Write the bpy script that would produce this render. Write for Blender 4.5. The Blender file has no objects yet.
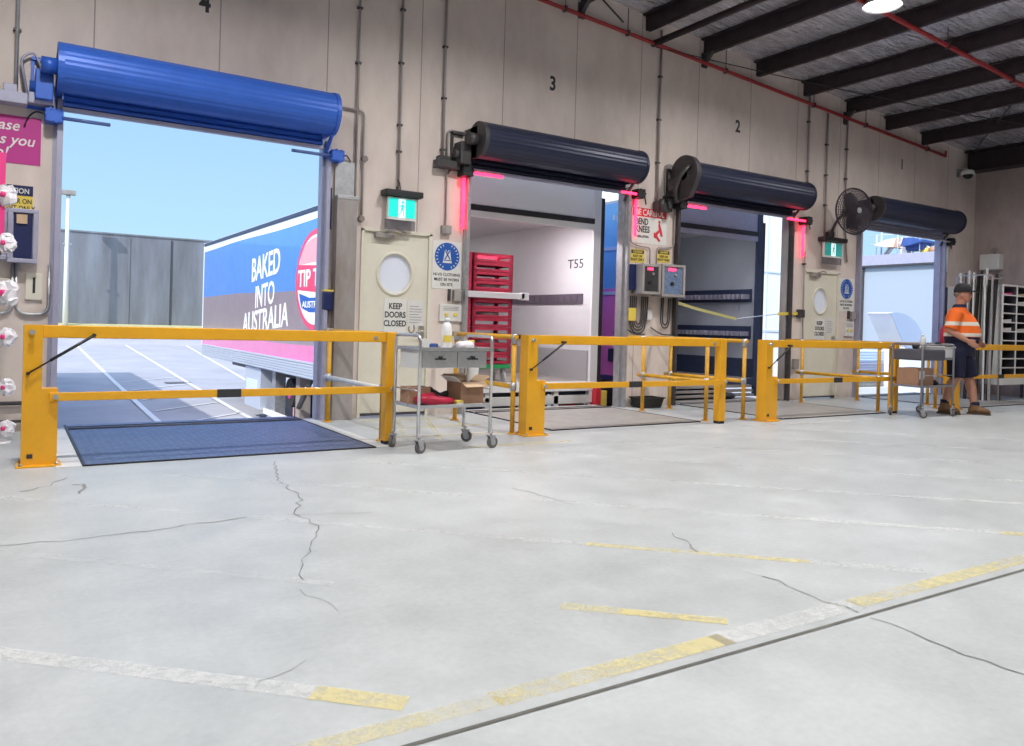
import bpy, bmesh, math, random
from mathutils import Vector, Matrix
random.seed(7)
PI = math.pi
S = bpy.context.scene
COL = S.collection

# ------------------------------------------------------------------ camera
FPX = 789.0; EYE = 1.08; YAW = math.radians(32.546); PITCH = math.radians(-0.25); ROLL = math.radians(1.642); PY = 328.2
F = Vector((math.sin(YAW)*math.cos(PITCH), math.cos(YAW)*math.cos(PITCH), math.sin(PITCH)))
R0 = Vector((math.cos(YAW), -math.sin(YAW), 0)); U0 = R0.cross(F)
RV = R0*math.cos(ROLL) + U0*math.sin(ROLL); UV = -R0*math.sin(ROLL) + U0*math.cos(ROLL)
cd = bpy.data.cameras.new('camera'); cam = bpy.data.objects.new('camera', cd); COL.objects.link(cam)
cd.sensor_fit = 'HORIZONTAL'; cd.sensor_width = 36; cd.lens = 36*FPX/1024
cd.shift_y = -(373-PY)/1024; cd.clip_end = 500
M = Matrix((RV, UV, -F)).transposed().to_4x4(); M.translation = Vector((0, 0, EYE)); cam.matrix_world = M
S.camera = cam
def on(x, y, ax, val):
    """point where the line of sight through a pixel meets a world plane"""
    d = F + RV*(x-512)/FPX + UV*(PY-y)/FPX
    o = Vector((0, 0, EYE)); return o + d*((val-o[ax])/d[ax])

# ------------------------------------------------------------------ materials
def mat(name, col, rough=.5, metal=0, noise=0, nscale=8, emit=None, es=1, bump=0, bscale=40, spec=.5, trans=0, alpha=1, col2=None, stretch=(1,1,1), coat=0):
    m = bpy.data.materials.new(name); m.use_nodes = True; nt = m.node_tree; b = nt.nodes['Principled BSDF']
    c = (*col, 1)
    b.inputs['Base Color'].default_value = c; b.inputs['Roughness'].default_value = rough; b.inputs['Metallic'].default_value = metal
    b.inputs['Specular IOR Level'].default_value = spec
    b.inputs['Transmission Weight'].default_value = trans; b.inputs['Alpha'].default_value = alpha; b.inputs['Coat Weight'].default_value = coat
    if emit: b.inputs['Emission Color'].default_value = (*emit, 1); b.inputs['Emission Strength'].default_value = es
    if noise or col2 or bump:
        tc = nt.nodes.new('ShaderNodeTexCoord'); mp = nt.nodes.new('ShaderNodeMapping'); mp.inputs['Scale'].default_value = stretch
        nt.links.new(tc.outputs['Object'], mp.inputs['Vector'])
    if noise or col2:
        n = nt.nodes.new('ShaderNodeTexNoise'); n.inputs['Scale'].default_value = nscale; n.inputs['Detail'].default_value = 6; n.inputs['Roughness'].default_value = .65
        nt.links.new(mp.outputs[0], n.inputs['Vector'])
        r = nt.nodes.new('ShaderNodeValToRGB'); r.color_ramp.elements[0].position = .32; r.color_ramp.elements[1].position = .68
        c2 = col2 if col2 else tuple(v*(1-noise) for v in col)
        r.color_ramp.elements[0].color = (*c2, 1); r.color_ramp.elements[1].color = c
        nt.links.new(n.outputs['Fac'], r.inputs['Fac']); nt.links.new(r.outputs['Color'], b.inputs['Base Color'])
    if bump:
        n2 = nt.nodes.new('ShaderNodeTexNoise'); n2.inputs['Scale'].default_value = bscale; n2.inputs['Detail'].default_value = 3
        nt.links.new(mp.outputs[0], n2.inputs['Vector'])
        bp = nt.nodes.new('ShaderNodeBump'); bp.inputs['Strength'].default_value = bump; bp.inputs['Distance'].default_value = .02
        nt.links.new(n2.outputs['Fac'], bp.inputs['Height']); nt.links.new(bp.outputs[0], b.inputs['Normal'])
    return m
def N(nt, t, **k):
    n = nt.nodes.new(t)
    for a, v in k.items(): setattr(n, a, v)
    return n
def mth(nt, op, a, b=None, c=None):
    n = nt.nodes.new('ShaderNodeMath'); n.operation = op
    for i, v in enumerate((a, b, c)):
        if v is None: continue
        if isinstance(v, (int, float)): n.inputs[i].default_value = v
        else: nt.links.new(v, n.inputs[i])
    return n.outputs[0]

def concrete_floor():
    m = bpy.data.materials.new('concrete_floor'); m.use_nodes = True; nt = m.node_tree; b = nt.nodes['Principled BSDF']
    tc = N(nt, 'ShaderNodeTexCoord')
    def nz(sc, det, sx=(1,1,1)):
        mp = N(nt, 'ShaderNodeMapping'); mp.inputs['Scale'].default_value = sx; nt.links.new(tc.outputs['Object'], mp.inputs[0])
        n = N(nt, 'ShaderNodeTexNoise'); n.inputs['Scale'].default_value = sc; n.inputs['Detail'].default_value = det; n.inputs['Roughness'].default_value = .6
        nt.links.new(mp.outputs[0], n.inputs['Vector']); return n.outputs['Fac']
    a = nz(.55, 5); c = nz(3.2, 8); d = nz(34, 4)
    s = mth(nt, 'ADD', mth(nt, 'MULTIPLY', a, .45), mth(nt, 'ADD', mth(nt, 'MULTIPLY', c, .35), mth(nt, 'MULTIPLY', d, .2)))
    r = N(nt, 'ShaderNodeValToRGB'); e = r.color_ramp.elements
    e[0].position = .36; e[0].color = (.36, .385, .39, 1); e[1].position = .62; e[1].color = (.525, .55, .56, 1)
    nt.links.new(s, r.inputs[0]); nt.links.new(r.outputs[0], b.inputs['Base Color'])
    rr = N(nt, 'ShaderNodeMapRange'); rr.inputs['To Min'].default_value = .3; rr.inputs['To Max'].default_value = .6
    nt.links.new(c, rr.inputs['Value']); nt.links.new(rr.outputs[0], b.inputs['Roughness'])
    bp = N(nt, 'ShaderNodeBump'); bp.inputs['Strength'].default_value = .12; bp.inputs['Distance'].default_value = .01
    nt.links.new(d, bp.inputs['Height']); nt.links.new(bp.outputs[0], b.inputs['Normal'])
    return m
def worn_paint(name, col, cover, scale=18):
    """paint rubbed off the concrete: patches of it are gone"""
    m = bpy.data.materials.new(name); m.use_nodes = True; nt = m.node_tree; b = nt.nodes['Principled BSDF']
    b.inputs['Base Color'].default_value = (*col, 1); b.inputs['Roughness'].default_value = .55
    tc = N(nt, 'ShaderNodeTexCoord'); n = N(nt, 'ShaderNodeTexNoise'); n.inputs['Scale'].default_value = scale; n.inputs['Detail'].default_value = 8; n.inputs['Roughness'].default_value = .75
    nt.links.new(tc.outputs['Object'], n.inputs['Vector'])
    n2 = N(nt, 'ShaderNodeTexNoise'); n2.inputs['Scale'].default_value = 1.7; nt.links.new(tc.outputs['Object'], n2.inputs['Vector'])
    s = mth(nt, 'ADD', mth(nt, 'MULTIPLY', n.outputs['Fac'], .6), mth(nt, 'MULTIPLY', n2.outputs['Fac'], .4))
    mr = N(nt, 'ShaderNodeMapRange'); mr.inputs['From Min'].default_value = .5-cover*.22-.03; mr.inputs['From Max'].default_value = .5-cover*.22+.16
    mr.inputs['To Min'].default_value = 0; mr.inputs['To Max'].default_value = min(1, .35+cover*.6)
    nt.links.new(s, mr.inputs['Value']); nt.links.new(mr.outputs[0], b.inputs['Alpha'])
    return m
def wall_mat(name, axis, period, offset, base, tone):
    """precast concrete panels: thin dark joints, dirt near the floor, blotchy paint"""
    m = bpy.data.materials.new(name); m.use_nodes = True; nt = m.node_tree; b = nt.nodes['Principled BSDF']
    g = N(nt, 'ShaderNodeNewGeometry'); sp = N(nt, 'ShaderNodeSeparateXYZ'); nt.links.new(g.outputs['Position'], sp.inputs[0])
    mp = N(nt, 'ShaderNodeMapping'); mp.inputs['Scale'].default_value = (1, 1, .45); nt.links.new(g.outputs['Position'], mp.inputs[0])
    n = N(nt, 'ShaderNodeTexNoise'); n.inputs['Scale'].default_value = 1.6; n.inputs['Detail'].default_value = 8; nt.links.new(mp.outputs[0], n.inputs['Vector'])
    n2 = N(nt, 'ShaderNodeTexNoise'); n2.inputs['Scale'].default_value = 9; n2.inputs['Detail'].default_value = 8; nt.links.new(mp.outputs[0], n2.inputs['Vector'])
    r = N(nt, 'ShaderNodeValToRGB'); e = r.color_ramp.elements; e[0].position = .3; e[0].color = (*tone, 1); e[1].position = .62; e[1].color = (*base, 1)
    nt.links.new(mth(nt, 'ADD', mth(nt, 'MULTIPLY', n.outputs['Fac'], .7), mth(nt, 'MULTIPLY', n2.outputs['Fac'], .3)), r.inputs[0])
    # scuffs low down
    ml = N(nt, 'ShaderNodeMix', data_type='RGBA'); ml.inputs['B'].default_value = (.28, .25, .2, 1); nt.links.new(r.outputs[0], ml.inputs['A'])
    lr = N(nt, 'ShaderNodeMapRange'); lr.inputs['From Min'].default_value = .3; lr.inputs['From Max'].default_value = 0; lr.inputs['To Max'].default_value = .8
    nt.links.new(mth(nt, 'ADD', sp.outputs[2], mth(nt, 'MULTIPLY', n2.outputs['Fac'], .25)), lr.inputs['Value']); nt.links.new(lr.outputs[0], ml.inputs['Factor'])
    out = ml.outputs['Result']
    if period:
        f = mth(nt, 'ABSOLUTE', mth(nt, 'SUBTRACT', mth(nt, 'FRACT', mth(nt, 'DIVIDE', mth(nt, 'SUBTRACT', sp.outputs[axis], offset-period*20-period/2), period)), .5))
        j = mth(nt, 'LESS_THAN', f, .0055/period)
        mj = N(nt, 'ShaderNodeMix', data_type='RGBA'); mj.inputs['B'].default_value = (.2, .16, .15, 1)
        nt.links.new(out, mj.inputs['A']); nt.links.new(mth(nt, 'MULTIPLY', j, .75), mj.inputs['Factor']); out = mj.outputs['Result']
    nt.links.new(out, b.inputs['Base Color']); b.inputs['Roughness'].default_value = .6
    return m
def mat_steps(name, axis, stops, rough=.3, wave=None, coat=0):
    """hard-edged colour bands along one object axis (vehicle livery); wave wobbles the edges"""
    m = bpy.data.materials.new(name); m.use_nodes = True; nt = m.node_tree; b = nt.nodes['Principled BSDF']
    g = N(nt, 'ShaderNodeTexCoord'); sp = N(nt, 'ShaderNodeSeparateXYZ'); nt.links.new(g.outputs['Object'], sp.inputs[0])
    z = sp.outputs[axis]
    if wave: z = mth(nt, 'ADD', z, mth(nt, 'MULTIPLY', mth(nt, 'SINE', mth(nt, 'MULTIPLY', sp.outputs[1], wave[1])), wave[0]))
    cur = None
    for zmin, c in stops:
        if cur is None:
            rgb = N(nt, 'ShaderNodeRGB'); rgb.outputs[0].default_value = (*c, 1); cur = rgb.outputs[0]; continue
        mx = N(nt, 'ShaderNodeMix', data_type='RGBA'); nt.links.new(cur, mx.inputs['A']); mx.inputs['B'].default_value = (*c, 1)
        nt.links.new(mth(nt, 'GREATER_THAN', z, zmin), mx.inputs['Factor']); cur = mx.outputs['Result']
    n = N(nt, 'ShaderNodeTexNoise'); n.inputs['Scale'].default_value = 3; n.inputs['Detail'].default_value = 6; nt.links.new(g.outputs['Object'], n.inputs['Vector'])
    mx = N(nt, 'ShaderNodeMix', data_type='RGBA', blend_type='MULTIPLY'); nt.links.new(cur, mx.inputs['A'])
    cr = N(nt, 'ShaderNodeMapRange'); cr.inputs['To Min'].default_value = .75; cr.inputs['To Max'].default_value = 1.15; nt.links.new(n.outputs['Fac'], cr.inputs['Value'])
    cb = N(nt, 'ShaderNodeCombineColor')
    for i in range(3): nt.links.new(cr.outputs[0], cb.inputs[i])
    nt.links.new(cb.outputs[0], mx.inputs['B']); mx.inputs['Factor'].default_value = .6
    nt.links.new(mx.outputs['Result'], b.inputs['Base Color']); b.inputs['Roughness'].default_value = rough; b.inputs['Coat Weight'].default_value = coat
    return m

M_FLOOR = concrete_floor()
M_YEL_LINE = worn_paint('yellow_line_paint', (.8, .7, .33), .5)
M_YEL_FAINT = worn_paint('faded_yellow_line_paint', (.78, .7, .38), .25)
M_WHT_LINE = worn_paint('white_line_paint', (.8, .81, .8), .4)
M_WHT_FAINT = worn_paint('faded_white_line_paint', (.8, .8, .79), .1)
M_JOINT = mat('joint_sealant', (.16, .16, .14), .8, noise=.5)
M_CRACK = mat('crack_grey', (.33, .33, .32), .9, noise=.4, nscale=20)  # mottled dark grey for the floor cracks
M_STAIN = worn_paint('floor_grime', (.24, .2, .16), .15, 9)
M_WALL = wall_mat('dock_wall_paint', 0, 1.11, .61, (.75, .655, .6), (.6, .515, .47))
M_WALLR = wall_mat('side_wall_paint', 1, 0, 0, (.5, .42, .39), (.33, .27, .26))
M_WALLB = mat('back_wall_paint', (.55, .52, .5), .7)
M_YELLOW = mat('yellow_powder_coat', (.86, .42, .012), .42, noise=.12, nscale=5, coat=.15)
M_YELPIPE = mat('yellow_pipe_paint', (.8, .42, .02), .45, noise=.3, nscale=9)
M_GALV = mat('galvanised_steel', (.55, .56, .58), .38, .7, noise=.25, nscale=14)
M_STEEL = mat('stainless_steel', (.7, .7, .7), .28, .85, noise=.15, nscale=20)
M_DSTEEL = mat('dark_steel', (.09, .085, .09), .45, .4, noise=.3)
M_NAVY = mat('navy_shutter_steel', (.023, .029, .062), .38, .25, noise=.15, nscale=4)
M_FLARESH = mat('flare_blue_shutter_steel', (.035, .14, .62), .42, .1, noise=.15, nscale=4)  # navy shutter steel with the sky flare painted in as bright blue
M_LAV = mat('lavender_grey_steel', (.42, .42, .55), .45, .2, noise=.15)
M_BLACK = mat('black_plastic', (.02, .02, .022), .5)
M_RUBBER = mat('black_rubber', (.03, .03, .03), .8, noise=.3)
M_WHITE = mat('white_paint', (.8, .8, .8), .45)
M_WHITE2 = mat('off_white_plastic', (.72, .72, .7), .5, noise=.08)
M_CREAM = mat('cream_door_paint', (.74, .71, .6), .5, noise=.1, nscale=3)
M_GREYC = mat('weathered_column_steel', (.4, .38, .37), .6, .1, col2=(.24, .2, .18), nscale=3, stretch=(1, 1, .3))
M_RED = mat('red_pipe_paint', (.42, .03, .035), .45, noise=.3)
M_PURLIN = mat('dark_roof_steel', (.05, .036, .042), .55, .3, noise=.3)
M_FOIL = mat('foil_roof_lining', (.88, .87, .95), .27, .65, noise=.35, nscale=3, bump=1.6, bscale=6, stretch=(1, 3, 1))
M_LED = mat('red_light_tube', (1, .05, .1), .4, emit=(1, .02, .07), es=6)
M_TUBEOFF = mat('unlit_light_tube', (.1, .16, .4), .3)
M_TUBEW = mat('white_light_tube', (.8, .82, .88), .3)
M_TEAL = mat('exit_sign_green', (.0, .5, .42), .4, emit=(.02, .75, .62), es=.8)
M_TEALD = mat('exit_sign_green_dull', (.02, .3, .28), .4, emit=(.05, .4, .38), es=.35)
M_GLOW = mat('exit_sign_white', (.8, .9, .9), .4, emit=(.75, .95, .95), es=.8)
M_LAMP = mat('lamp_glow', (1, 1, 1), .4, emit=(1, .97, .9), es=18)
M_BLUESIGN = mat('sign_blue', (.015, .1, .42), .4)
M_SIGNW = mat('sign_white', (.76, .76, .73), .45, noise=.06)
M_SIGNY = mat('sign_yellow', (.78, .6, .1), .45)
M_SIGNR = mat('sign_red', (.68, .03, .05), .45)
M_INK = mat('sign_ink', (.03, .03, .035), .6)
M_INK2 = mat('pale_sign_ink', (.25, .25, .27), .6)
M_PINK = mat('sign_magenta', (.5, .03, .26), .5)
M_CARD = mat('cardboard', (.42, .24, .15), .75, noise=.2)
M_CARD2 = mat('pale_cardboard', (.62, .44, .28), .75, noise=.15)
M_CRATE = mat('red_crate_plastic', (.5, .03, .075), .4, noise=.2)
M_GREEN = mat('green_plastic', (.02, .35, .1), .4)
M_TINT = mat('trailer_white_panel', (.72, .71, .74), .4, noise=.06, nscale=2)
M_TINTG = mat('trailer_grey_panel', (.42, .46, .54), .4, noise=.1, nscale=2)
M_PURP = mat('trailer_bulkhead_panel', (.2, .15, .24), .6)
M_NAVY2 = mat('navy_frame_paint', (.035, .05, .11), .45, noise=.2)
M_LIVERY = mat_steps('bread_trailer_livery', 2, [(-9, (.72, .16, .42)), (.6, (.27, .21, .24)), (1.62, (.07, .25, .8)), (2.86, (.8, .85, .92))], .25, (.015, .9), .4)
M_LIVERY2 = mat_steps('pink_blue_trailer_livery', 2, [(-9, (.06, .06, .2)), (.3, (.9, .22, .6)), (1.67, (.25, .58, .95))], .3, (.03, 5))
M_SKIRT = mat('ribbed_skirt_aluminium', (.62, .68, .78), .35, .4)
M_LOGOR = mat('logo_red', (.7, .05, .14), .3)
M_ASPH = mat('yard_concrete', (.42, .42, .46), .8, noise=.2, nscale=.6)
M_YARDW = mat('concrete_retaining_wall', (.22, .24, .285), .85, col2=(.12, .125, .14), nscale=.7, stretch=(1, 1, .15))
M_VERGE = mat('dry_grass_verge', (.5, .48, .25), .9, noise=.3, nscale=3)
M_LEV = mat('sky_tinted_chequer_plate', (.15, .2, .36), .42, .4, noise=.35, nscale=14, bump=.5, bscale=90)  # same steel as the other levellers; sky reflection painted in as blue
M_LEVG = mat('grey_leveller_plate', (.42, .4, .37), .5, .1, noise=.25, nscale=6)
M_TRAY = mat('dark_grey_tray', (.09, .09, .11), .5)
M_SKIN = mat('skin', (.5, .24, .16), .55, noise=.12, nscale=10)
M_ORANGE = mat('hi_vis_orange_cloth', (.95, .2, .03), .8, noise=.12, nscale=6)
M_REFL = mat('silver_reflective_tape', (.72, .7, .64), .4)
M_NCLOTH = mat('navy_cloth', (.012, .014, .045), .85, noise=.2)
M_BOOT = mat('brown_suede_boot', (.24, .13, .06), .8, noise=.35, nscale=14)
M_SOLE = mat('boot_sole', (.1, .07, .05), .8)
M_HAIR = mat('short_grey_hair', (.2, .16, .13), .9)
M_CAP = mat('black_cap_cloth', (.02, .02, .025), .85)
M_REDP = mat('red_plastic_wrap', (.5, .02, .06), .25)
M_BLUEP = mat('blue_bin_plastic', (.03, .07, .25), .5)
M_BAG = mat('white_plastic_bag', (.85, .83, .87), .35)
M_PINKP = mat('pink_plastic', (.8, .05, .25), .4)
M_STRAP = mat('faded_yellow_strap', (.5, .48, .2), .7)
M_GLASS = mat('frosted_window_glass', (.9, .92, .97), .3)
_n = M_GLASS.node_tree; _t = _n.nodes.new('ShaderNodeBsdfTranslucent'); _t.inputs[0].default_value = (1, 1, 1, 1); _m = _n.nodes.new('ShaderNodeMixShader'); _m.inputs[0].default_value = .4
_n.links.new(_n.nodes['Principled BSDF'].outputs[0], _m.inputs[1]); _n.links.new(_t.outputs[0], _m.inputs[2]); _n.links.new(_m.outputs[0], _n.nodes['Material Output'].inputs[0])
M_CLEAR = mat('smoky_clear_cover', (.5, .5, .55), .12, trans=.85)
M_DKBLUE = mat('deep_blue_panel', (.01, .018, .09), .4)
M_SKYBL = mat('pale_blue_metal', (.6, .7, .85), .5)
M_TANC = mat('tan_canvas', (.7, .5, .36), .7)
M_FANM = mat('dark_fan_mesh', (.05, .04, .055), .4, .3)

# ------------------------------------------------------------------ mesh building
class MB:
    def __init__(s): s.bm = bmesh.new(); s.mi = 0
    def _fin(s, fs):
        for f in fs: f.material_index = s.mi
    def box(s, x0, y0, z0, x1, y1, z1, bev=0, mx=None):
        vs = [s.bm.verts.new((x, y, z)) for x in (x0, x1) for y in (y0, y1) for z in (z0, z1)]
        q = [(0,1,3,2), (4,6,7,5), (0,4,5,1), (2,3,7,6), (0,2,6,4), (1,5,7,3)]
        fs = [s.bm.faces.new([vs[i] for i in a]) for a in q]; s._fin(fs)
        if mx: bmesh.ops.transform(s.bm, matrix=mx, verts=vs)
        if bev:
            es = list({e for f in fs for e in f.edges})
            r = bmesh.ops.bevel(s.bm, geom=es, offset=bev, segments=2, affect='EDGES', profile=.5); s._fin(r['faces'])
        return s
    def rings(s, rings, cap=True, closed=True, smooth=True):
        vv = [[s.bm.verts.new(p) for p in r] for r in rings]; fs = []
        for a, b in zip(vv[:-1], vv[1:]):
            n = len(a)
            for i in range(n if closed else n-1): fs.append(s.bm.faces.new((a[i], a[(i+1) % n], b[(i+1) % n], b[i])))
        for f in fs: f.smooth = smooth
        if cap and closed: fs.append(s.bm.faces.new(vv[0][::-1])); fs.append(s.bm.faces.new(vv[-1]))
        s._fin(fs); return s
    def tube(s, pts, r, seg=8, cap=True):
        pts = [Vector(p) for p in pts]; rr = r if isinstance(r, (list, tuple)) else [r]*len(pts); rings = []
        up = None
        for i, p in enumerate(pts):
            d = (pts[min(i+1, len(pts)-1)] - pts[max(i-1, 0)]).normalized()
            if up is None:
                up = Vector((0, 0, 1)) if abs(d.z) < .9 else Vector((1, 0, 0))
            a = (up - d*up.dot(d)).normalized(); b = d.cross(a); up = a
            rad = rr[i] if isinstance(rr[i], tuple) else (rr[i], rr[i])
            rings.append([p + a*math.cos(t)*rad[0] + b*math.sin(t)*rad[1] for t in [2*PI*k/seg for k in range(seg)]])
        return s.rings(rings, cap)
    def bend(s, pts, r, seg=8, rad=.05, n=4):
        """tube with rounded corners"""
        P = [Vector(p) for p in pts]; out = [P[0]]
        for a, b, c in zip(P[:-2], P[1:-1], P[2:]):
            q = min(rad, (a-b).length*.45, (c-b).length*.45); s0 = b+(a-b).normalized()*q; s1 = b+(c-b).normalized()*q
            for k in range(n+1):
                t = k/n; out.append(s0*(1-t)**2 + b*2*t*(1-t) + s1*t*t)
        out.append(P[-1]); return s.tube(out, r, seg)
    def prism(s, poly, axis, a0, a1):
        def p3(u, v, w):
            return ((w, u, v), (u, w, v), (u, v, w))[axis]
        A = [s.bm.verts.new(p3(u, v, a0)) for u, v in poly]; B = [s.bm.verts.new(p3(u, v, a1)) for u, v in poly]; n = len(poly)
        fs = [s.bm.faces.new(A), s.bm.faces.new(B[::-1])] + [s.bm.faces.new((A[i], B[i], B[(i+1) % n], A[(i+1) % n])) for i in range(n)]
        s._fin(fs); return s
    def ball(s, c, r, seg=14, rn=9):
        r = r if isinstance(r, tuple) else (r, r, r)
        rings = []
        for i in range(1, rn):
            t = PI*i/rn; rings.append([(c[0]+r[0]*math.sin(t)*math.cos(a), c[1]+r[1]*math.sin(t)*math.sin(a), c[2]-r[2]*math.cos(t)) for a in [2*PI*k/seg for k in range(seg)]])
        return s.rings(rings)
    def poly(s, pts):
        f = s.bm.faces.new([s.bm.verts.new(p) for p in pts]); s._fin([f]); return s
    def xf(s, mx): bmesh.ops.transform(s.bm, matrix=mx, verts=s.bm.verts[:]); return s
def obj(name, mb, m, parent=None, label=None, loc=None):
    me = bpy.data.meshes.new(name); bmesh.ops.recalc_face_normals(mb.bm, faces=mb.bm.faces[:]); mb.bm.to_mesh(me); mb.bm.free()
    for x in (m if isinstance(m, (list, tuple)) else [m]): me.materials.append(x)
    o = bpy.data.objects.new(name, me); COL.objects.link(o)
    if parent: o.parent = parent
    if label: o['label'] = label
    if loc: o.location = loc
    return o
def tag(o, label, cat, group=None, kind=None):
    o['label'] = label; o['category'] = cat
    if group: o['group'] = group
    if kind: o['kind'] = kind
    return o
def thing(name, label, cat, loc=(0,0,0), rotz=0, group=None):
    o = bpy.data.objects.new(name, None); COL.objects.link(o); o.location = loc; o.rotation_euler = (0, 0, rotz)
    o.empty_display_size = .1
    return tag(o, label, cat, group)
def struct(name, mb, m, label, cat):
    o = obj(name, mb, m); return tag(o, label, cat, kind='structure')
def dup(o, loc=None, rotz=None, label=None, parent=None):
    c = o.copy(); COL.objects.link(c)
    if parent: c.parent = parent
    if loc is not None: c.location = loc
    if rotz is not None: c.rotation_euler = (0, 0, rotz)
    if label: c['label'] = label
    for ch in list(o.children): dup(ch, parent=c)
    return c
FACE_IN = (PI/2, 0, 0)                # lettering that faces into the hall
def text(name, body, loc, size, m, parent=None, rot=FACE_IN, bold=.0, sx=1, align='LEFT', shear=0, thick=.001, sp=1):
    cu = bpy.data.curves.new(name, 'FONT'); cu.body = body; cu.size = size; cu.extrude = thick; cu.offset = bold; cu.align_x = align; cu.shear = shear
    cu.space_line = sp; cu.resolution_u = 3
    t = bpy.data.objects.new(name, cu); COL.objects.link(t); bpy.context.view_layer.update()
    me = bpy.data.meshes.new_from_object(t.evaluated_get(bpy.context.evaluated_depsgraph_get())); bpy.data.objects.remove(t)
    me.materials.clear(); me.materials.append(m)
    me.transform(Matrix.Diagonal((sx, 1, 1, 1)))
    o = bpy.data.objects.new(name, me); COL.objects.link(o); o.location = loc; o.rotation_euler = rot
    if parent: o.parent = parent
    return o
def disc(mb, c, r, axis=1, t=.002, seg=32, r2=None):
    mb.prism([(c[0]+r*math.cos(2*PI*k/seg), c[2]+(r2 or r)*math.sin(2*PI*k/seg)) for k in range(seg)], axis, c[1]-t, c[1]); return mb

# ================================================================== SETTING
W = 8.27; WB = 8.37; XR = 16.05
# --- floor: concrete, worn paint lines, the saw cut, the cracks
fl = MB(); fl.box(-8, -8, -.3, XR, W, 0); fl.box(-8, W, -.3, XR, WB, -.001)
def strip(mi, a, b, w, z=.0015):
    a = Vector((a[0], a[1], z)); b = Vector((b[0], b[1], z)); d = (b-a).normalized(); n = Vector((-d.y, d.x, 0))*w/2
    fl.mi = mi; fl.poly([a-n, b-n, b+n, a+n])
def ribbon(mi, pix, w):
    P = [on(x, y, 2, 0) for x, y in pix]; Q = [P[0]]
    for a, b in zip(P[:-1], P[1:]):
        k = max(2, int((b-a).length/.06)); d = (b-a).normalized(); n = Vector((-d.y, d.x, 0))
        for i in range(1, k+1): Q.append(a.lerp(b, i/k) + n*random.uniform(-.022, .022))
    for a, b in zip(Q[:-1], Q[1:]): strip(mi, a, b, w*random.uniform(.25, .75), .0022)
strip(5, (-8, 1.845), (XR, 1.765), .016, .002)
strip(2, (-2, 1.93), (1.25, 1.92), .075); strip(1, (1.2, 1.92), (2.15, 1.91), .09); strip(3, (2.1, 1.915), (2.9, 1.905), .1); strip(1, (2.88, 1.91), (4.2, 1.9), .085); strip(1, (4.2, 1.9), (11, 1.84), .08)
for k in range(-2, 9):
    x = .97+1.305*k; dx, dy = -.73, .69
    far = (x+dx*5.4, 2.02+dy*5.4); mid = (x+dx*1.55, 2.02+dy*1.55); near = (x+dx*.28, 2.02+dy*.28)
    if k == 1: strip(2, (x, 2.02), (x+dx*.62, 2.02+dy*.62), .075); strip(1, (x, 2.02), (x+dx*.4, 2.02+dy*.4), .055, .0018); strip(4, mid, far, .06); continue
    if k == 2: strip(3, (x, 2.02), (x+dx*.5, 2.02+dy*.5), .085); strip(1, (x+dx*.5, 2.02+dy*.5), mid, .06); strip(4, mid, far, .06); continue
    strip(1, (x, 2.02), near, .085); strip(3, near, mid, .08); strip(4, mid, far, .07)
for y, x0, x1 in ((6.0, 3.35, 4.5), (6.75, 2.95, 4.2), (7.35, 3.1, 4.3)): strip(1, (x0, y), (x1, y-.05), .06)
for x in (3.05, 3.4, 3.75): strip(2, (x, 6.5), (x+.55, 7.9), .05)
strip(1, (3.2, 7.95), (4.4, 7.95), .05)
for (x0, x1) in ((4.55, 12.5),): strip(4, (7.1, 6.15), (13.5, 5.9), .07)
ribbon(5, [(275, 462), (280, 480), (300, 498), (297, 514), (318, 526), (315, 545), (303, 560), (300, 580)], .007)
ribbon(7, [(0, 546), (60, 541), (120, 535), (185, 526), (245, 517)], .012)
ribbon(7, [(285, 515), (330, 514), (372, 512)], .01)
ribbon(7, [(672, 533), (684, 541), (700, 552)], .014); ribbon(7, [(745, 572), (780, 581), (800, 590), (826, 602), (860, 612)], .01)
ribbon(7, [(870, 618), (930, 640), (985, 662), (1024, 676)], .012); ribbon(7, [(512, 488), (550, 497), (572, 505)], .01)
ribbon(7, [(72, 485), (84, 484), (78, 494)], .03); ribbon(7, [(20, 492), (50, 486), (66, 478)], .014); ribbon(7, [(300, 590), (318, 600), (336, 612)], .006)
ribbon(7, [(255, 688), (275, 678), (310, 662)], .004)
FLOOR = struct('floor', fl, [M_FLOOR, M_YEL_LINE, M_YEL_FAINT, M_WHT_LINE, M_WHT_FAINT, M_JOINT, M_STAIN, M_CRACK], 'pale grey concrete warehouse floor with worn yellow and white lines', 'floor')

# --- dock wall with four dock openings and two person-door openings
ops = [(.35, 2.82, 3.06), (3.28, 4.12, 2.10), (4.61, 7.03, 3.06), (8.04, 10.44, 3.06), (10.89, 11.78, 2.10), (12.29, 14.85, 3.06)]
w = MB(); x = -8
for a, b, h in ops:
    w.box(x, W, 0, a, WB, 6.9); w.box(a, W, h, b, WB, 6.9); x = b
w.box(x, W, 0, XR+.2, WB, 6.9)
struct('wall_dock', w, M_WALL, 'cream concrete panel wall with the four loading dock openings', 'wall')
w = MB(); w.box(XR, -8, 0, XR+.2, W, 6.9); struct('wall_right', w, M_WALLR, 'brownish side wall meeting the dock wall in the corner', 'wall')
w = MB(); w.box(-8.2, -8, 0, -8, W, 7.5); struct('wall_left', w, M_WALLB, 'plain side wall of the warehouse behind the camera', 'wall')
w = MB(); w.box(-8.2, -8.2, 0, XR+.2, -8, 7.5); struct('wall_rear', w, M_WALLB, 'plain rear wall of the warehouse behind the camera', 'wall')
def zr(x): return 5.41-.085*(x-7.3)
w = MB(); w.prism([(-8.2, zr(-8.2)), (XR+.2, zr(XR+.2)), (XR+.2, zr(XR+.2)+.12), (-8.2, zr(-8.2)+.12)], 1, -8.2, WB)
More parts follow.
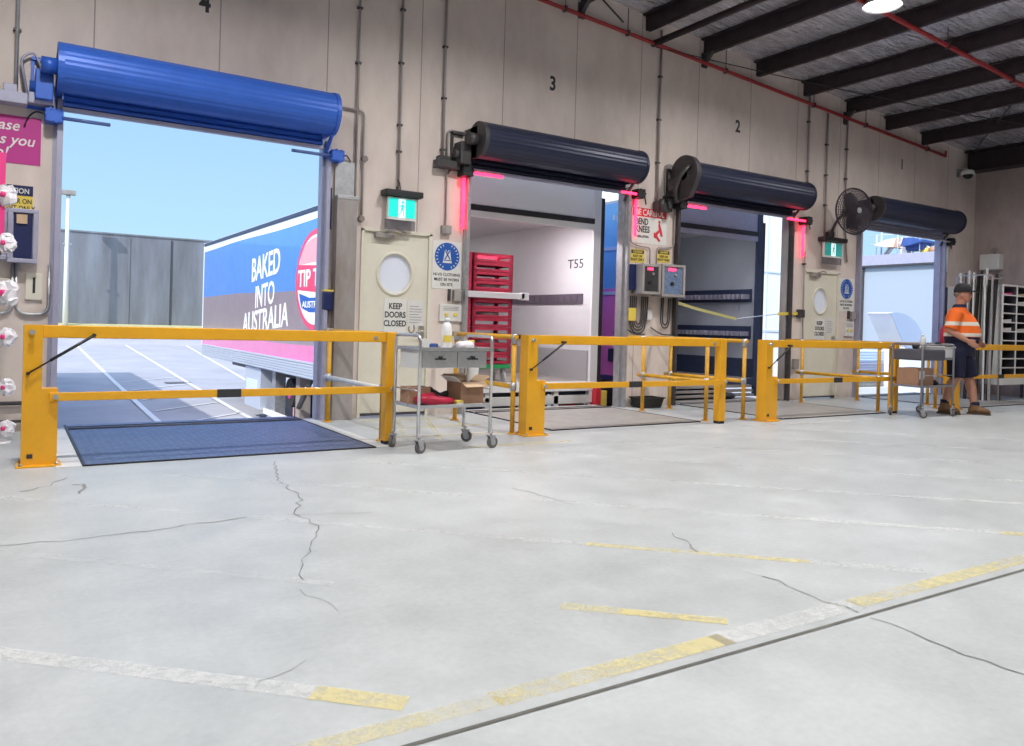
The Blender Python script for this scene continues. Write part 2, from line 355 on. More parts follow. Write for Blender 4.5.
# corrugated lining: shallow ribs across the purlins
for k in range(62):
    y = 8.1-.26*k; w.prism([(-8.2, zr(-8.2)-.012), (XR, zr(XR)-.012), (XR, zr(XR)), (-8.2, zr(-8.2))], 1, y-.02, y+.02)
struct('ceiling', w, M_FOIL, 'silver foil lined metal roof sloping down to the far corner', 'ceiling')

# roof purlins (Z sections): individual members
n = 0
for k in range(-13, 8):
    x = 7.33+1.13*k
    if k == 7: continue
    z = zr(x)-.004; m = MB()
    m.box(x-.012, -7.9, z-.215, x+.012, W-.01, z); m.box(x-.075, -7.9, z-.02, x, W-.01, z-.001); m.box(x, -7.9, z-.215, x+.075, W-.01, z-.195); m.box(x+.06, -7.9, z-.2, x+.075, W-.01, z-.17)
    o = obj('trim_%d' % (k+20), m, M_PURLIN); tag(o, 'dark steel roof purlin running out from the dock wall', 'roof beam', 'roof purlins', 'structure')
m = MB(); x = 15.72; z = zr(x)-.004
m.box(x-.15, -7.9, z-.02, x+.15, W-.01, z); m.box(x-.012, -7.9, z-.38, x+.012, W-.01, z); m.box(x-.15, -7.9, z-.4, x+.15, W-.01, z-.375)
o = obj('trim_30', m, M_PURLIN); tag(o, 'deep dark steel end rafter beside the right wall', 'roof beam', None, 'structure')
P0 = on(653, 44, 1, W-.02); P1 = on(765, -3, 0, P0.x)
m = MB(); d = P1-P0; m.tube([P0, P0+d*2.2], .05, 6); o = obj('trim_31', m, M_PURLIN); tag(o, 'thin dark strut running between the purlins above the wall pipe', 'roof beam', None, 'structure')
# fly braces at the wall ends
for i, (x, lab) in enumerate(((6.2, 'bracket above the left end of the red pipe'), (8.46, 'bracket under the purlin above dock number 2'), (11.82, 'bracket under the purlin near the three thin conduits'))):
    m = MB(); z = zr(x)-.21
    m.prism([(W-.01, z), (W-.2, z), (W-.01, z-.17)], 0, x-.03, x+.03); m.box(x-.05, W-.03, z-.2, x+.05, W-.002, z)
    o = obj('purlin_bracket', m, M_DSTEEL); tag(o, 'dark triangular steel '+lab, 'bracket', 'purlin brackets')
m = MB(); P0 = Vector((7.5, W-.02, 5.0)); P1 = Vector((15.9, 5.6, 4.45)); pts = [P0.lerp(P1, t/8)-Vector((0, 0, .1*math.sin(PI*t/8))) for t in range(9)]
m.tube(pts, .008, 6); o = obj('hanging_cable', m, M_BLACK); tag(o, 'thin dark cable slung beneath the purlins from the dock wall', 'cable')
m = MB(); m.tube([(6.9, W-.03, 5.2), (6.5, W-.02, 5.45)], .012, 6); o = obj('tie_rod', m, M_DSTEEL); tag(o, 'short dark rod slanting above the red wall pipe', 'rod')
m = MB(); m.tube([on(975, 150, 0, 15.4), on(1022, 92, 0, 13.0)], .014, 6); o = obj('tie_rod', m, M_DSTEEL); tag(o, 'long grey rod slanting across the purlins near the corner', 'rod')
m = MB()
m.box(12.6, 4.9, zr(13)-.32, 12.68, 6.0, zr(13)-.2); m.box(12.3, 5.35, zr(13)-.34, 13.1, 5.43, zr(13)-.26)

# red sprinkler pipes
t = thing('sprinkler_pipe', 'long red sprinkler pipe running along the dock wall under the roof', 'pipe', (0, 0, 0))
def zp(x): return 5.16-.0718*(x-5.48)
m = MB(); m.tube([(3.2, W-.07, zp(3.2)), (14.81, W-.07, zp(14.81))], .026, 10); m.tube([(14.81, W-.07, zp(14.81)-.02), (14.81, W-.07, zp(14.81)+.1)], .022, 8); obj('pipe', m, M_RED, t)
for x in (5.9, 6.95, 8.85, 10.9, 12.3, 14.2):
    m = MB(); m.tube([(x, W-.07, zp(x)-.03), (x, W-.07, zr(x)-.05)], .007, 6); m.box(x-.02, W-.1, zp(x)-.035, x+.02, W-.04, zp(x)+.035); obj('hanger', m, M_DSTEEL, t, label='thin dark pipe hanger')
t = thing('sprinkler_pipe', 'red sprinkler pipe crossing under the purlins beside the lit lamp', 'pipe', (0, 0, 0))
m = MB(); m.tube([(6, 5.72, 5.21), (16.0, 5.72, 4.49)], .03, 10); obj('pipe', m, M_RED, t)
for x in (10.3, 12.0, 14.0):
    m = MB(); z = 5.21-.072*(x-6); m.tube([(x, 5.72, z-.035), (x, 5.72, zr(x)-.01)], .008, 6); m.box(x-.02, 5.69, z-.04, x+.02, 5.75, z+.045); obj('hanger', m, M_DSTEEL, t, label='dark pipe hanger')

# high bay lamps: the hall's own lighting
def lamp(x, y, z, label, power, group):
    t = thing('high_bay_lamp', label, 'lamp', (x, y, z), 0, group)
    m = MB(); prof = [(.05, .16), (.09, .14), (.17, .06), (.2, .0), (.215, -.02)]
    m.rings([[(r*math.cos(a), r*math.sin(a), h) for a in [2*PI*k/24 for k in range(24)]] for r, h in prof], cap=False)
    m.tube([(0, 0, .13), (0, 0, .2)], .05, 12); obj('shade', m, M_GALV, t)
    m = MB(); m.rings([[(r*math.cos(a), r*math.sin(a), h) for a in [2*PI*k/24 for k in range(24)]] for r, h in ((.19, -.005), (.12, -.03), (.04, -.04))], cap=True); obj('diffuser', m, M_LAMP, t, label='glowing white diffuser')
    m = MB(); m.tube([(0, 0, .2), (0, 0, zr(x)-z)], .008, 6); obj('hanger', m, M_DSTEEL, t)
    ld = bpy.data.lights.new('lamp_light', 'AREA'); ld.shape = 'DISK'; ld.size = .36; ld.spread = math.radians(162); ld.energy = power; ld.color = (1, .975, .955)
    lo = bpy.data.objects.new('lamp_light', ld); COL.objects.link(lo); lo.parent = t; lo.location = (0, 0, -.06)
    return t
PW = 102
lamp(8.5, 5.5, 4.93, 'glowing round high bay lamp hanging under the purlins', PW, None)
for x, y, pk in ((.3, 5.3, 1.25), (4.4, 5.3, 1), (12.6, 5.35, .7), (.3, 1.2, 1.1), (4.4, 1.2, .85), (8.5, 1.2, .42), (12.6, 1.2, .32), (2.3, -3.2, .6), (8.5, -3.2, .2)):
    lamp(x, y, 4.93 if x < 12 else 4.75, 'round high bay lamp outside the picture above the hall', PW*pk, 'high bay lamps out of view')

# ================================================================== ROLLER SHUTTERS
ZC = 3.215; RR = .212; YC = W-.3
def ridged(y0, z0, r, n=18, d=.003):
    out = []
    for k in range(n):
        for s, f in ((0, 0), (.3, 1), (.7, 1)):
            a = 2*PI*(k+s)/n; rr = r-d+d*f; out.append((y0+rr*math.cos(a), z0+rr*math.sin(a)))
    return out
def shutter(redge, x0, x1, label, m_roll, m_cur, m_rail, big_end=False, extra=0):
    t = thing('roller_shutter', label, 'roller shutter', (x0, W, 0), 0, 'rolled up dock shutters'); L = x1-x0; sh = .04
    m = MB(); m.prism(ridged(-.3, ZC, RR), 0, .05, L-.04); obj('shutter_roll', m, m_roll, t)
    m = MB()
    m.prism([(-.3+(RR+.0)*math.cos(2*PI*k/28), ZC+(RR+.0)*math.sin(2*PI*k/28)) for k in range(28)], 0, 0, .05)
    m.box(0, -.3, ZC-.2, .05, .0, ZC+.16); obj('end_plate', m, m_roll if extra else (M_DSTEEL if not big_end else M_NAVY), t)
    m = MB()
    m.prism([(-.3+(RR+.008)*math.cos(2*PI*k/28), ZC+(RR+.008)*math.sin(2*PI*k/28)) for k in range(28)], 0, L-.04, L)
    m.box(L-.04, -.3, ZC-.2, L, .0, ZC+.16); obj('end_plate', m, m_roll, t)
    # curtain hanging from the roll, slats as ridges, folded bottom bar
    m = MB(); zb = 2.915
    for k in range(6):
        z = zb+.055*k; m.prism([(-.1, z), (-.122, z+.012), (-.122, z+.043), (-.1, z+.055), (-.09, z+.055), (-.09, z)], 0, .06, L-.06)
    obj('curtain', m, m_cur, t)
    m = MB(); m.box(.05, -.13, zb-.035, L-.05, -.07, zb+.0, .004); obj('bottom_bar', m, M_LAV, t, label='pale lower edge bar')
    for xx in (-.02+sh, redge-x0+.012):
        m = MB(); m.box(xx-.0, -.09, 0.001, xx+.04, -.021, 2.99); m.box(xx-.01, -.035, .001, xx+.05, -.021, 2.99); obj('guide_rail', m, m_rail, t)
    # drive: gearbox, chain wheel and bracket at the left end
    m = MB(); m.box(-.16, -.22, ZC-.28, -.02, -.04, ZC-.02, .01); m.tube([(-.12, -.3, ZC), (.0, -.3, ZC)], .07, 14); m.tube([(-.2, -.12, ZC-.16), (-.05, -.12, ZC-.16)], .05, 12)
    obj('drive_motor', m, M_DSTEEL if extra == 0 else m_roll, t)
    m = MB(); m.box(-.22, -.05, ZC-.34, -.02, -.001, ZC-.26, .006); m.box(-.19, -.04, ZC-.3, -.165, -.001, ZC+.12); m.box(-.19, -.06, ZC+.09, -.02, -.001, ZC+.12); obj('mounting_bracket', m, M_DSTEEL if extra == 0 else m_roll, t)
    m = MB(); m.bend([(L, -.3, ZC), (L+.03, -.3, ZC-.06), (L+.01, -.1, ZC-.28), (L-.02, -.05, ZC-.42)], .02, 8); m.tube([(L, -.3, ZC), (L+.07, -.3, ZC)], .025, 10); obj('end_bracket', m, M_DSTEEL if extra == 0 else m_roll, t)
    return t
SH = [(.31, 2.82, 'rolled up shutter over dock 4 with sky flare painted blue, widest and leftmost', M_FLARESH, M_FLARESH, M_LAV, False, 1),
      (4.53, 7.01, 'navy rolled up shutter over dock 3 with the red crates', M_NAVY, M_NAVY, M_GALV, False, 0),
      (7.95, 10.45, 'navy rolled up shutter over dock 2 with a bulky round end', M_NAVY, M_NAVY, M_DSTEEL, True, 0),
      (12.23, 14.78, 'navy rolled up shutter with pale lavender curtain over dock 1', M_NAVY, M_LAV, M_LAV, False, 0)]
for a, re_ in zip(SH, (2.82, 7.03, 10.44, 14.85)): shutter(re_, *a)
# the bulky drive guard over the left end of shutter 2
t = thing('chain_guard', 'curved dark steel chain guard at the left end of the dock 2 shutter', 'chain guard', (7.85, W, 0))
m = MB(); m.prism([(-.3+.26*math.cos(a), ZC+.02+.26*math.sin(a)) for a in [PI*k/16-.2 for k in range(20)]]+[(-.42, ZC-.3), (-.1, ZC-.36)], 0, -.02, .06); obj('cover', m, M_DSTEEL, t)
m = MB(); m.bend([(-.03, -.42, ZC+.12), (-.14, -.34, ZC-.04), (-.13, -.25, ZC-.25), (-.02, -.2, ZC-.36)], .028, 8, .1); obj('hose', m, M_DSTEEL, t)

# ================================================================== DOCK SIGNAL LIGHTS (arm into the opening + tube down the wall)
def signal(x, side, label, lit, arm=.36, zt=2.86, drop=.5, grp='dock signal lights', my=0):
    """x: jamb edge, side -1 = left of opening (arm goes +X), +1 = right"""
    t = thing('signal_light', label, 'signal light', (x, W, zt), 0, grp); s = -side
    m = MB(); m.box(-.07 if s < 0 else -.07, -.17, -.05, .07, -.001, .07, .012)
    for a in range(6): m.tube([(.06*math.cos(a), -.18, .01+.06*math.sin(a)), (.06*math.cos(a), -.02, .01+.06*math.sin(a))], .012, 6)
    obj('housing', m, M_BLACK if my == 0 else M_FLARESH, t)
    mt = M_LED if lit == 1 else (M_TUBEOFF if lit == 0 else M_TUBEW)
    m = MB(); m.tube([(s*.07, -.13, 0), (s*(.07+arm), -.13, -.0)], .017, 10); obj('horizontal_tube', m, mt, t, label='glowing red tube' if lit == 1 else None)
    if drop:
        m = MB(); m.tube([(0, -.05, -.06), (0, -.05, -.06-drop)], .02, 10); obj('vertical_tube', m, mt, t, label='glowing red tube' if lit == 1 else None)
    m = MB(); m.bend([(-s*.06, -.1, .02), (-s*.14, -.05, .05), (-s*.2, -.01, -.02), (-s*.22, -.01, -.1)], .008, 6); obj('cable', m, M_BLACK, t)
    return t
signal(.30, -1, 'unlit signal light with flare tinted housing at the left jamb of dock 4', 0, .38, 2.81, 0, my=1)
signal(2.92, 1, 'unlit signal light with flare tinted housing at the right jamb of dock 4', 0, .42, 2.82, 0, my=1)
signal(4.51, -1, 'lit red signal light at the left jamb of dock 3', 1, .42, 2.86, .6)
signal(7.20, 1, 'lit red signal light on the right jamb of dock 3', 1, .26, 2.9, .5)
signal(7.99, -1, 'lit red signal light at the left jamb of dock 2', 1, .4, 2.84, .42)
signal(10.76, 1, 'lit red signal light on the right jamb of dock 2', 1, .42, 2.87, .5)
signal(15.0, 1, 'white unlit signal light on the right jamb of dock 1', 2, .28, 2.88, .5)

# frames: steel channels around the openings
def post(name, x0, y0, z0, x1, y1, z1, m, label, cat='post', bev=.004):
    mb = MB(); mb.box(x0, y0, z0, x1, y1, z1, bev); o = obj(name, mb, m); return tag(o, label, cat)
for i, (x0, x1, mm) in enumerate(((.35, 2.82, M_LAV), (4.61, 7.03, M_GALV), (8.04, 10.44, M_GREYC), (12.29, 14.85, M_LAV))):
    for j, x in enumerate((x0, x1)):
        mb = MB(); s = 1 if j == 0 else -1; mb.box(min(x-s*.05, x+s*.001), W-.02, .001, max(x-s*.05, x+s*.001), W-.001, 3.05); mb.box(min(x, x+s*.02), W-.02, .001, max(x, x+s*.02), WB, 3.05)
        o = obj('trim_%d' % (60+i*2+j), mb, mm); tag(o, 'steel channel lining the %s jamb of dock %d' % ('left' if j == 0 else 'right', 4-i), 'door jamb', None, 'structure')
mb = MB(); mb.box(7.1, W-.02, .001, 7.13, W-.001, 2.7); o = obj('trim_70', mb, M_GREYC); tag(o, 'grey steel strip beside the right jamb of dock 3', 'trim', None, 'structure')
mb = MB(); mb.box(14.93, W-.03, .001, 15.0, W-.001, 2.85, .003); o = obj('trim_71', mb, M_LAV); tag(o, 'wide lavender steel post right of dock 1', 'trim', None, 'structure')

# steel guard column by dock 4
t = thing('guard_column', 'weathered grey steel column between dock 4 and the person door', 'column', (2.94, W, 0))
m = MB(); m.box(0, -.12, 0, .23, -.001, 2.38, .006); obj('post', m, M_GREYC, t)
m = MB(); m.box(-.0, -.125, 2.38, .24, -.001, 2.42, .004); m.box(.0, -.03, 2.42, .22, -.001, 2.8); obj('cap', m, M_GALV, t)
t = thing('pull_switch', 'dark blue box with yellow tape on the strip right of dock 4', 'switch', (2.88, W, 1.28))
m = MB(); m.box(-.05, -.1, -.1, .05, -.001, .1, .01); obj('box', m, M_DKBLUE, t)
m = MB(); m.box(-.04, -.05, .13, .04, -.001, .3, .005); obj('switch_head', m, M_GREYC, t); m = MB(); m.bend([(-.03, -.03, -.1), (-.02, -.03, -.25), (0, -.03, -.3), (.02, -.03, -.25), (.03, -.03, -.1)], .007, 6, .05); obj('cable', m, M_GREYC, t)
m = MB(); m.box(-.052, -.102, .1, .052, -.001, .12); obj('tape', m, M_SIGNY, t)
m = MB(); m.box(2.86, W-.035, 2.05, 2.91, W-.001, 2.5, .003); o = obj('limit_switch', m, M_DKBLUE); tag(o, 'slim blue switch beside the top of the grey guard column', 'switch')

# ================================================================== CONDUITS
def conduit(name, pts, label, r=.013, m=M_GREYC, clips=(), grp='wall conduits'):
    t = thing(name, label, 'conduit', (pts[0][0], W, 0), 0, grp); x0 = pts[0][0]
    mb = MB(); mb.bend([(x-x0, -.03, z) for x, z in pts], r, 8, .06); obj('tube', mb, m, t)
    for z in clips:
        mb = MB(); mb.box(-.03, -.045, z-.012, .03, -.001, z+.012, .003); obj('clip', mb, M_DSTEEL, t)
conduit('conduit', [(.01, 6.3), (.01, 2.95)], 'lone conduit dropping to the box left of dock 4', .016, M_GALV, (5, 4.3, 3.55))
conduit('conduit', [(3.17, 6.0), (3.17, 2.0)], 'conduit running down above the grey guard column', .013, M_GREYC, (5.2, 4.5, 3.9))
conduit('conduit', [(2.88, 3.38), (3.25, 3.38), (3.25, 2.24)], 'cranked conduit from the right end of the dock 4 shutter', .013, M_GREYC, ())
conduit('conduit', [(3.68, 6.0), (3.68, 2.56)], 'conduit dropping onto the bright green exit sign', .014, M_GREYC, (4.6, 4.0, 3.3, 3.0))
conduit('conduit', [(4.23, 6.0), (4.23, 2.98)], 'conduit left of the dock 3 shutter, dropping to its controls', .016, M_GREYC, (4.9, 4.3, 3.7, 3.1))
conduit('conduit', [(4.55, 3.34), (4.29, 3.34), (4.29, 2.2)], 'conduit cranking from shutter 3 to the small box above the blue sign', .012, M_GREYC, ())
conduit('conduit', [(7.6, 5.25), (7.6, 2.8)], 'dark green conduit between docks 3 and 2', .016, M_GREYC, (4.6, 4.0, 3.4))
conduit('conduit', [(7.98, 3.4), (7.75, 3.4), (7.75, 2.8)], 'small cranked conduit left of the dock 2 shutter', .009, M_GREYC, ())
conduit('conduit', [(10.85, 4.95), (10.85, 3.3)], 'first of three conduits right of dock number 2', .016, M_GREYC, (4.5, 3.7))
conduit('conduit', [(11.33, 4.72), (11.33, 2.7)], 'middle of three conduits right of dock number 2', .016, M_GREYC, (4.2, 3.7, 3.2))
conduit('conduit', [(11.86, 4.85), (11.86, 3.0), (11.95, 2.3)], 'third of three conduits, passing behind the fan', .014, M_GREYC, (4.2, 3.7))
conduit('conduit', [(10.84, 2.4), (10.84, 1.2), (10.87, .55)], 'thin conduit down beside the far person door', .011, M_GREYC, (2.2,))
conduit('conduit', [(15.03, 2.36), (15.03, 1.9)], 'short drooping cable below the white signal light', .008, M_GREYC, ())
conduit('conduit', [(7.2, 2.85), (7.14, 2.7), (7.14, 2.25), (7.32, 2.21), (7.5, 2.21), (7.5, 1.98)], 'red lit conduit left of the be careful sign', .009, M_GREYC, ())
conduit('conduit', [(7.95, 2.8), (7.95, 2.25), (7.75, 2.22), (7.62, 2.22), (7.62, 1.98)], 'conduit right of the be careful sign down to the boxes', .009, M_GREYC, ())
for x, z, lab in ((3.25, 2.2, 'small round junction box above the near person door'), (3.27, 2.86, 'round conduit junction beside the dock 4 signal light')):
    m = MB(); m.tube([(x, W-.05, z), (x, W-.001, z)], .035, 12); o = obj('junction_box', m, M_GREYC); tag(o, lab, 'junction box', 'junction boxes')
m = MB(); m.box(4.24, W-.07, 2.12, 4.36, W-.001, 2.22, .008); m.box(4.27, W-.075, 2.14, 4.33, W-.07, 2.2); o = obj('junction_box', m, M_GREYC); tag(o, 'small square junction box above the blue clothing sign', 'junction box', 'junction boxes')
m = MB(); m.box(4.12, W-.13, 2.88, 4.42, W-.001, 2.97, .008); m.box(4.16, W-.1, 2.97, 4.3, W-.001, 3.02, .004); o = obj('control_box', m, M_DSTEEL); tag(o, 'flat dark box on the conduit left of the dock 3 shutter', 'control box')
m = MB(); m.box(7.55, W-.12, 2.72, 7.82, W-.001, 2.86, .01); m.tube([(7.6, W-.13, 2.72), (7.6, W-.13, 2.88)], .04, 10); m.tube([(7.75, W-.13, 2.76), (7.75, W-.13, 2.9)], .035, 10); o = obj('control_box', m, M_DSTEEL); tag(o, 'cluster of dark fittings above the be careful sign', 'control box')
m = MB(); m.box(-.12, W-.16, 2.88, .1, W-.001, 2.98, .008); m.box(-.08, W-.12, 2.98, .02, W-.001, 3.05, .006); m.bend([(.1, W-.1, 2.95), (.04, W-.08, 3.3), (.14, W-.06, 3.38), (.26, W-.08, 3.1)], .012, 6, .1); m.box(.1, W-.16, 2.9, .3, W-.02, 3.0, .01)
o = obj('control_box', m, M_LAV); tag(o, 'lavender shutter control box above the magenta sign', 'control box')  # case coloured lavender grey
t = thing('wall_pipe', 'dark pipe along the base of the wall at the left edge', 'pipe', (0, 0, 0))
m = MB(); m.tube([(-3, W-.04, .26), (.25, W-.04, .26)], .018, 8); m.tube([(-3, W-.04, .1), (.25, W-.04, .1)], .014, 8); obj('tube', m, M_DSTEEL, t)

# ================================================================== PERSON DOORS
def pdoor(idx, x0, x1, zt, wc, wrx, wrz, label):
    hx = (x1-x0)
    D = thing('door_%d' % idx, label, 'door', (x0, W, 0)); D['kind'] = 'structure'
    m = MB(); cx, cz = wc-x0, 1.62; ns = 36
    # leaf as a plate with a round hole
    def outer(a):
        c, s_ = math.cos(a), math.sin(a); k = 1e9
        if c > 1e-6: k = min(k, (hx-.02-cx)/c)
        if c < -1e-6: k = min(k, (.02-cx)/c)
        if s_ > 1e-6: k = min(k, (zt-.02-cz)/s_)
        if s_ < -1e-6: k = min(k, (.02-cz)/s_)
        return (cx+c*k, cz+s_*k)
    corners = [(.02, .02), (hx-.02, .02), (hx-.02, zt-.02), (.02, zt-.02)]
    angs = sorted([2*PI*k/ns for k in range(ns)] + [math.atan2(q-cz, p-cx) % (2*PI) for p, q in corners])
    for y in (.02, .07):
        I = [m.bm.verts.new((cx+wrx*math.cos(a), y, cz+wrz*math.sin(a))) for a in angs]; O = [m.bm.verts.new((outer(a)[0], y, outer(a)[1])) for a in angs]
        for i in range(len(angs)):
            j = (i+1) % len(angs); m.bm.faces.new((I[i], I[j], O[j], O[i]))
    obj('leaf', m, M_CREAM, D)
    m = MB(); seg = 36
    m.rings([[(cx+(wrx+d)*math.cos(2*PI*k/seg), y, cz+(wrz+d)*math.sin(2*PI*k/seg)) for k in range(seg)] for d, y in ((.035, .02), (.03, .005), (.0, .005), (-.005, .07))], cap=False); obj('window_rim', m, M_CREAM, D)
    m = MB(); m.prism([(cx+wrx*math.cos(2*PI*k/seg), cz+wrz*math.sin(2*PI*k/seg)) for k in range(seg)], 1, .04, .05); obj('window_pane', m, M_GLASS, D)
    m = MB(); m.box(-.015, -.012, 0, .02, .06, zt); m.box(hx-.02, -.012, 0, hx+.015, .06, zt); m.box(-.015, -.012, zt-.02, hx+.015, .06, zt+.015); obj('frame', m, M_CREAM, D)
    m = MB(); m.box(.14, -.05, zt-.09, .36, .019, zt-.03, .006); m.bend([(.25, -.06, zt-.03), (.3, -.14, zt-.0), (.5, -.04, zt-.01)], .01, 6); obj('door_closer', m, M_GREYC, D)
    m = MB()
    for z in (.25, 1.85): m.tube([(.012, .0, z), (.012, .0, z+.1)], .012, 8)
    obj('hinge', m, M_GALV, D)
    m = MB(); m.box(hx-.12, -.0, .86, hx-.05, .019, 1.04, .004); m.bend([(hx-.08, .0, .98), (hx-.08, -.06, .98), (hx-.18, -.06, .96)], .012, 8, .02); obj('door_handle', m, M_STEEL, D)
    m = MB(); m.box(.02, -.003, .02, hx-.02, .019, .045); obj('kick_strip', m, M_DSTEEL, D)
    return D
pdoor(1, 3.28, 4.12, 2.10, 3.69, .2, .22, 'cream person door with round window between docks 4 and 3')
pdoor(2, 10.89, 11.78, 2.10, 11.33, .17, .2, 'cream person door with round window left of dock 1')

# ================================================================== SIGNS
def sign(name, x0, z0, x1, z1, m, label, y=W, t_=.004, grp=None, back=.001):
    t = thing(name, label, 'sign', (x0, y-back, z0), 0, grp)
    mb = MB(); mb.box(0, -t_, 0, x1-x0, 0, z1-z0); obj('panel', mb, m, t); return t
YS = -.006
def hivis(x0, z0, x1, z1, label):
    t = sign('safety_sign', x0, z0, x1, z1, M_SIGNW, label, grp='clothing safety signs'); w_ = x1-x0; h = z1-z0; c = (w_/2, 0, h*.68); r = min(w_*.43, h*.3)
    m = MB(); disc(m, (c[0], YS, c[2]), r, seg=36); obj('blue_disc', m, M_BLUESIGN, t)
    m = MB()   # vest symbol: outline of a vest with crossed bands
    vx, vz = c[0], c[2]; s_ = r*.62; y1 = YS-.004
    m.prism([(vx-.35*s_, vz+.75*s_), (vx-.12*s_, vz+.75*s_), (vx, vz+.4*s_), (vx+.12*s_, vz+.75*s_), (vx+.35*s_, vz+.75*s_), (vx+.42*s_, vz+.1*s_), (vx+.6*s_, vz-.75*s_), (vx-.6*s_, vz-.75*s_), (vx-.42*s_, vz+.1*s_)], 1, y1-.001, y1); obj('vest_symbol', m, M_SIGNW, t)
    m = MB(); y2 = y1-.003; k = .07*s_
    for a, b in (((-.3, .7), (.35, -.35)), ((.3, .7), (-.35, -.35))):
        p = Vector((a[0], 0, a[1])); q = Vector((b[0], 0, b[1])); d = (q-p).normalized(); nn = Vector((-d.z, 0, d.x))*.07
        m.prism([(vx+s_*v.x, vz+s_*v.z) for v in (p-nn, q-nn, q+nn, p+nn)], 1, y2-.001, y2)
    m.prism([(vx-.5*s_, vz-.4*s_), (vx+.5*s_, vz-.4*s_), (vx+.5*s_, vz-.5*s_), (vx-.5*s_, vz-.5*s_)], 1, y2-.001, y2)
    obj('crossed_bands', m, M_BLUESIGN, t)
    # dashes round the rim
    m = MB()
    for k in range(22):
        a = 2*PI*k/22
        if abs(math.sin(a)) > .96: continue
        cx_, cz_ = vx+r*.84*math.cos(a), vz+r*.84*math.sin(a); u = Vector((math.cos(a), 0, math.sin(a))); v = Vector((-u.z, 0, u.x)); a1, b1 = r*.07, r*.03
        P = [Vector((cx_, 0, cz_))+u*i*a1+v*j*b1 for i, j in ((-1, -1), (1, -1), (1, 1), (-1, 1))]; m.prism([(p.x, p.z) for p in P], 1, y1-.001, y1)
    obj('rim_marks', m, M_SIGNW, t)
    text('lettering', 'HI-VIS CLOTHING\nMUST BE WORN\nON SITE', (w_/2, YS, h*.27), h*.09, M_INK, t, bold=.0004, align='CENTER', sp=1.15, sx=.88)
hivis(4.15, 1.48, 4.53, 2.04, 'white and blue clothing sign beside the near person door')
hivis(11.8, 1.47, 12.2, 2.03, 'white and blue clothing sign beside the far person door')
def keep(x0, z0, x1, z1, label, y):
    t = sign('door_sign', x0, z0, x1, z1, M_SIGNW, label, y, grp='keep doors closed signs'); h = z1-z0
    text('lettering', 'KEEP\nDOORS\nCLOSED', ((x1-x0)/2, YS, h*.70), h*.24, M_INK, t, bold=.002, align='CENTER', sx=.8, sp=1.05)
keep(3.57, .95, 3.84, 1.34, 'keep doors closed sign on the near person door', W+.02)
keep(11.2, .98, 11.46, 1.33, 'keep doors closed sign on the far person door', W+.02)
def notice(x0, z0, x1, z1, label, y=W):
    t = sign('paper_notice', x0, z0, x1, z1, M_WHITE2, label, y, .002); h = z1-z0; w_ = x1-x0
    m = MB()
    for k in range(7): m.box(w_*.12, -.0045, h*(.16+.1*k), w_*(.88 if k % 3 else .7), -.0035, h*(.16+.1*k)+.006)
    obj('printed_lines', m, M_INK2, t)
notice(3.86, 1.02, 4.06, 1.33, 'paper notice beside the keep doors closed sign, near door', W+.02)
notice(11.5, 1.05, 11.7, 1.36, 'paper notice on the far person door', W+.02)
def plate(x0, z0, x1, z1, label):
    t = thing('switch_plate', label, 'switch', (x0, W-.001, z0)); w_, h = x1-x0, z1-z0
    m = MB(); m.box(0, -.03, 0, w_, 0, h, .004); obj('panel', m, M_WHITE2, t)
    for k in (.3, .7):
        m = MB(); m.tube([(w_*k, -.045, h*.4), (w_*k, -.03, h*.4)], .022, 12); obj('button', m, M_SIGNY, t)
    m = MB(); [m.box(w_*.15, -.033, h*(.65+.09*k), w_*.85, -.031, h*(.65+.09*k)+.005) for k in range(3)]; obj('printed_lines', m, M_INK2, t)
plate(4.25, 1.1, 4.54, 1.3, 'white two button switch plate under the near blue sign')
plate(11.95, 1.05, 12.2, 1.3, 'white switch plate under the far blue sign')
for x, lab in ((4.42, 'small metal lock box under the near blue clothing sign'), (12.1, 'small metal lock box under the far blue clothing sign')):
    t = thing('lock_box', lab, 'lock', (x, W, 1.34)); m = MB(); m.box(0, -.06, 0, .1, -.001, .13, .005); obj('box', m, M_GREYC, t); m = MB(); m.box(-.06, -.04, 0, -.035, -.001, .14); obj('bar', m, M_DSTEEL, t)
def caution(x0, z0, x1, z1, l2, label):
    t = sign('caution_sign', x0, z0, x1, z1, M_SIGNY, label, grp='yellow caution signs'); w_, h = x1-x0, z1-z0
    m = MB(); m.box(w_*.04, -.006, h*.68, w_*.96, -.0045, h*.96); obj('black_band', m, M_INK, t)
    text('lettering', 'CAUTION', (w_/2, -.0075, h*.74), h*.24, M_SIGNY, t, bold=.001, align='CENTER', sx=.85)
    text('lettering', l2, (w_/2, YS, h*.4), h*.27, M_INK, t, bold=.001, align='CENTER', sx=.85, sp=1)
caution(7.17, 1.99, 7.42, 2.17, 'KEEP ON\nRIGHT ONLY', 'yellow caution sign below left of the be careful sign')
caution(7.66, 2.02, 7.9, 2.19, 'KEEP ON\nRIGHT ONLY', 'yellow caution sign below right of the be careful sign')
t = sign('caution_sign', -.13, 1.93, .16, 2.19, M_SIGNY, 'yellow and blue caution sign at the left edge over the blue box', grp='yellow caution signs')
m = MB(); m.box(.0, -.006, .17, .29, -.0045, .26); obj('blue_band', m, M_DKBLUE, t)
text('lettering', 'CAUTION', (.145, -.0075, .19), .065, M_SIGNW, t, bold=.001, align='CENTER', sx=.8); text('lettering', 'ENTER ON\nRIGHT ONLY', (.17, YS, .1), .062, M_INK, t, bold=.001, align='CENTER', sx=.75)
t = sign('lifting_sign', 7.18, 2.26, 7.82, 2.76, M_SIGNW, 'red and white be careful bend knees sign between docks 3 and 2')
m = MB(); m.box(.01, -.006, .37, .63, -.0045, .49); obj('red_band', m, M_SIGNR, t)
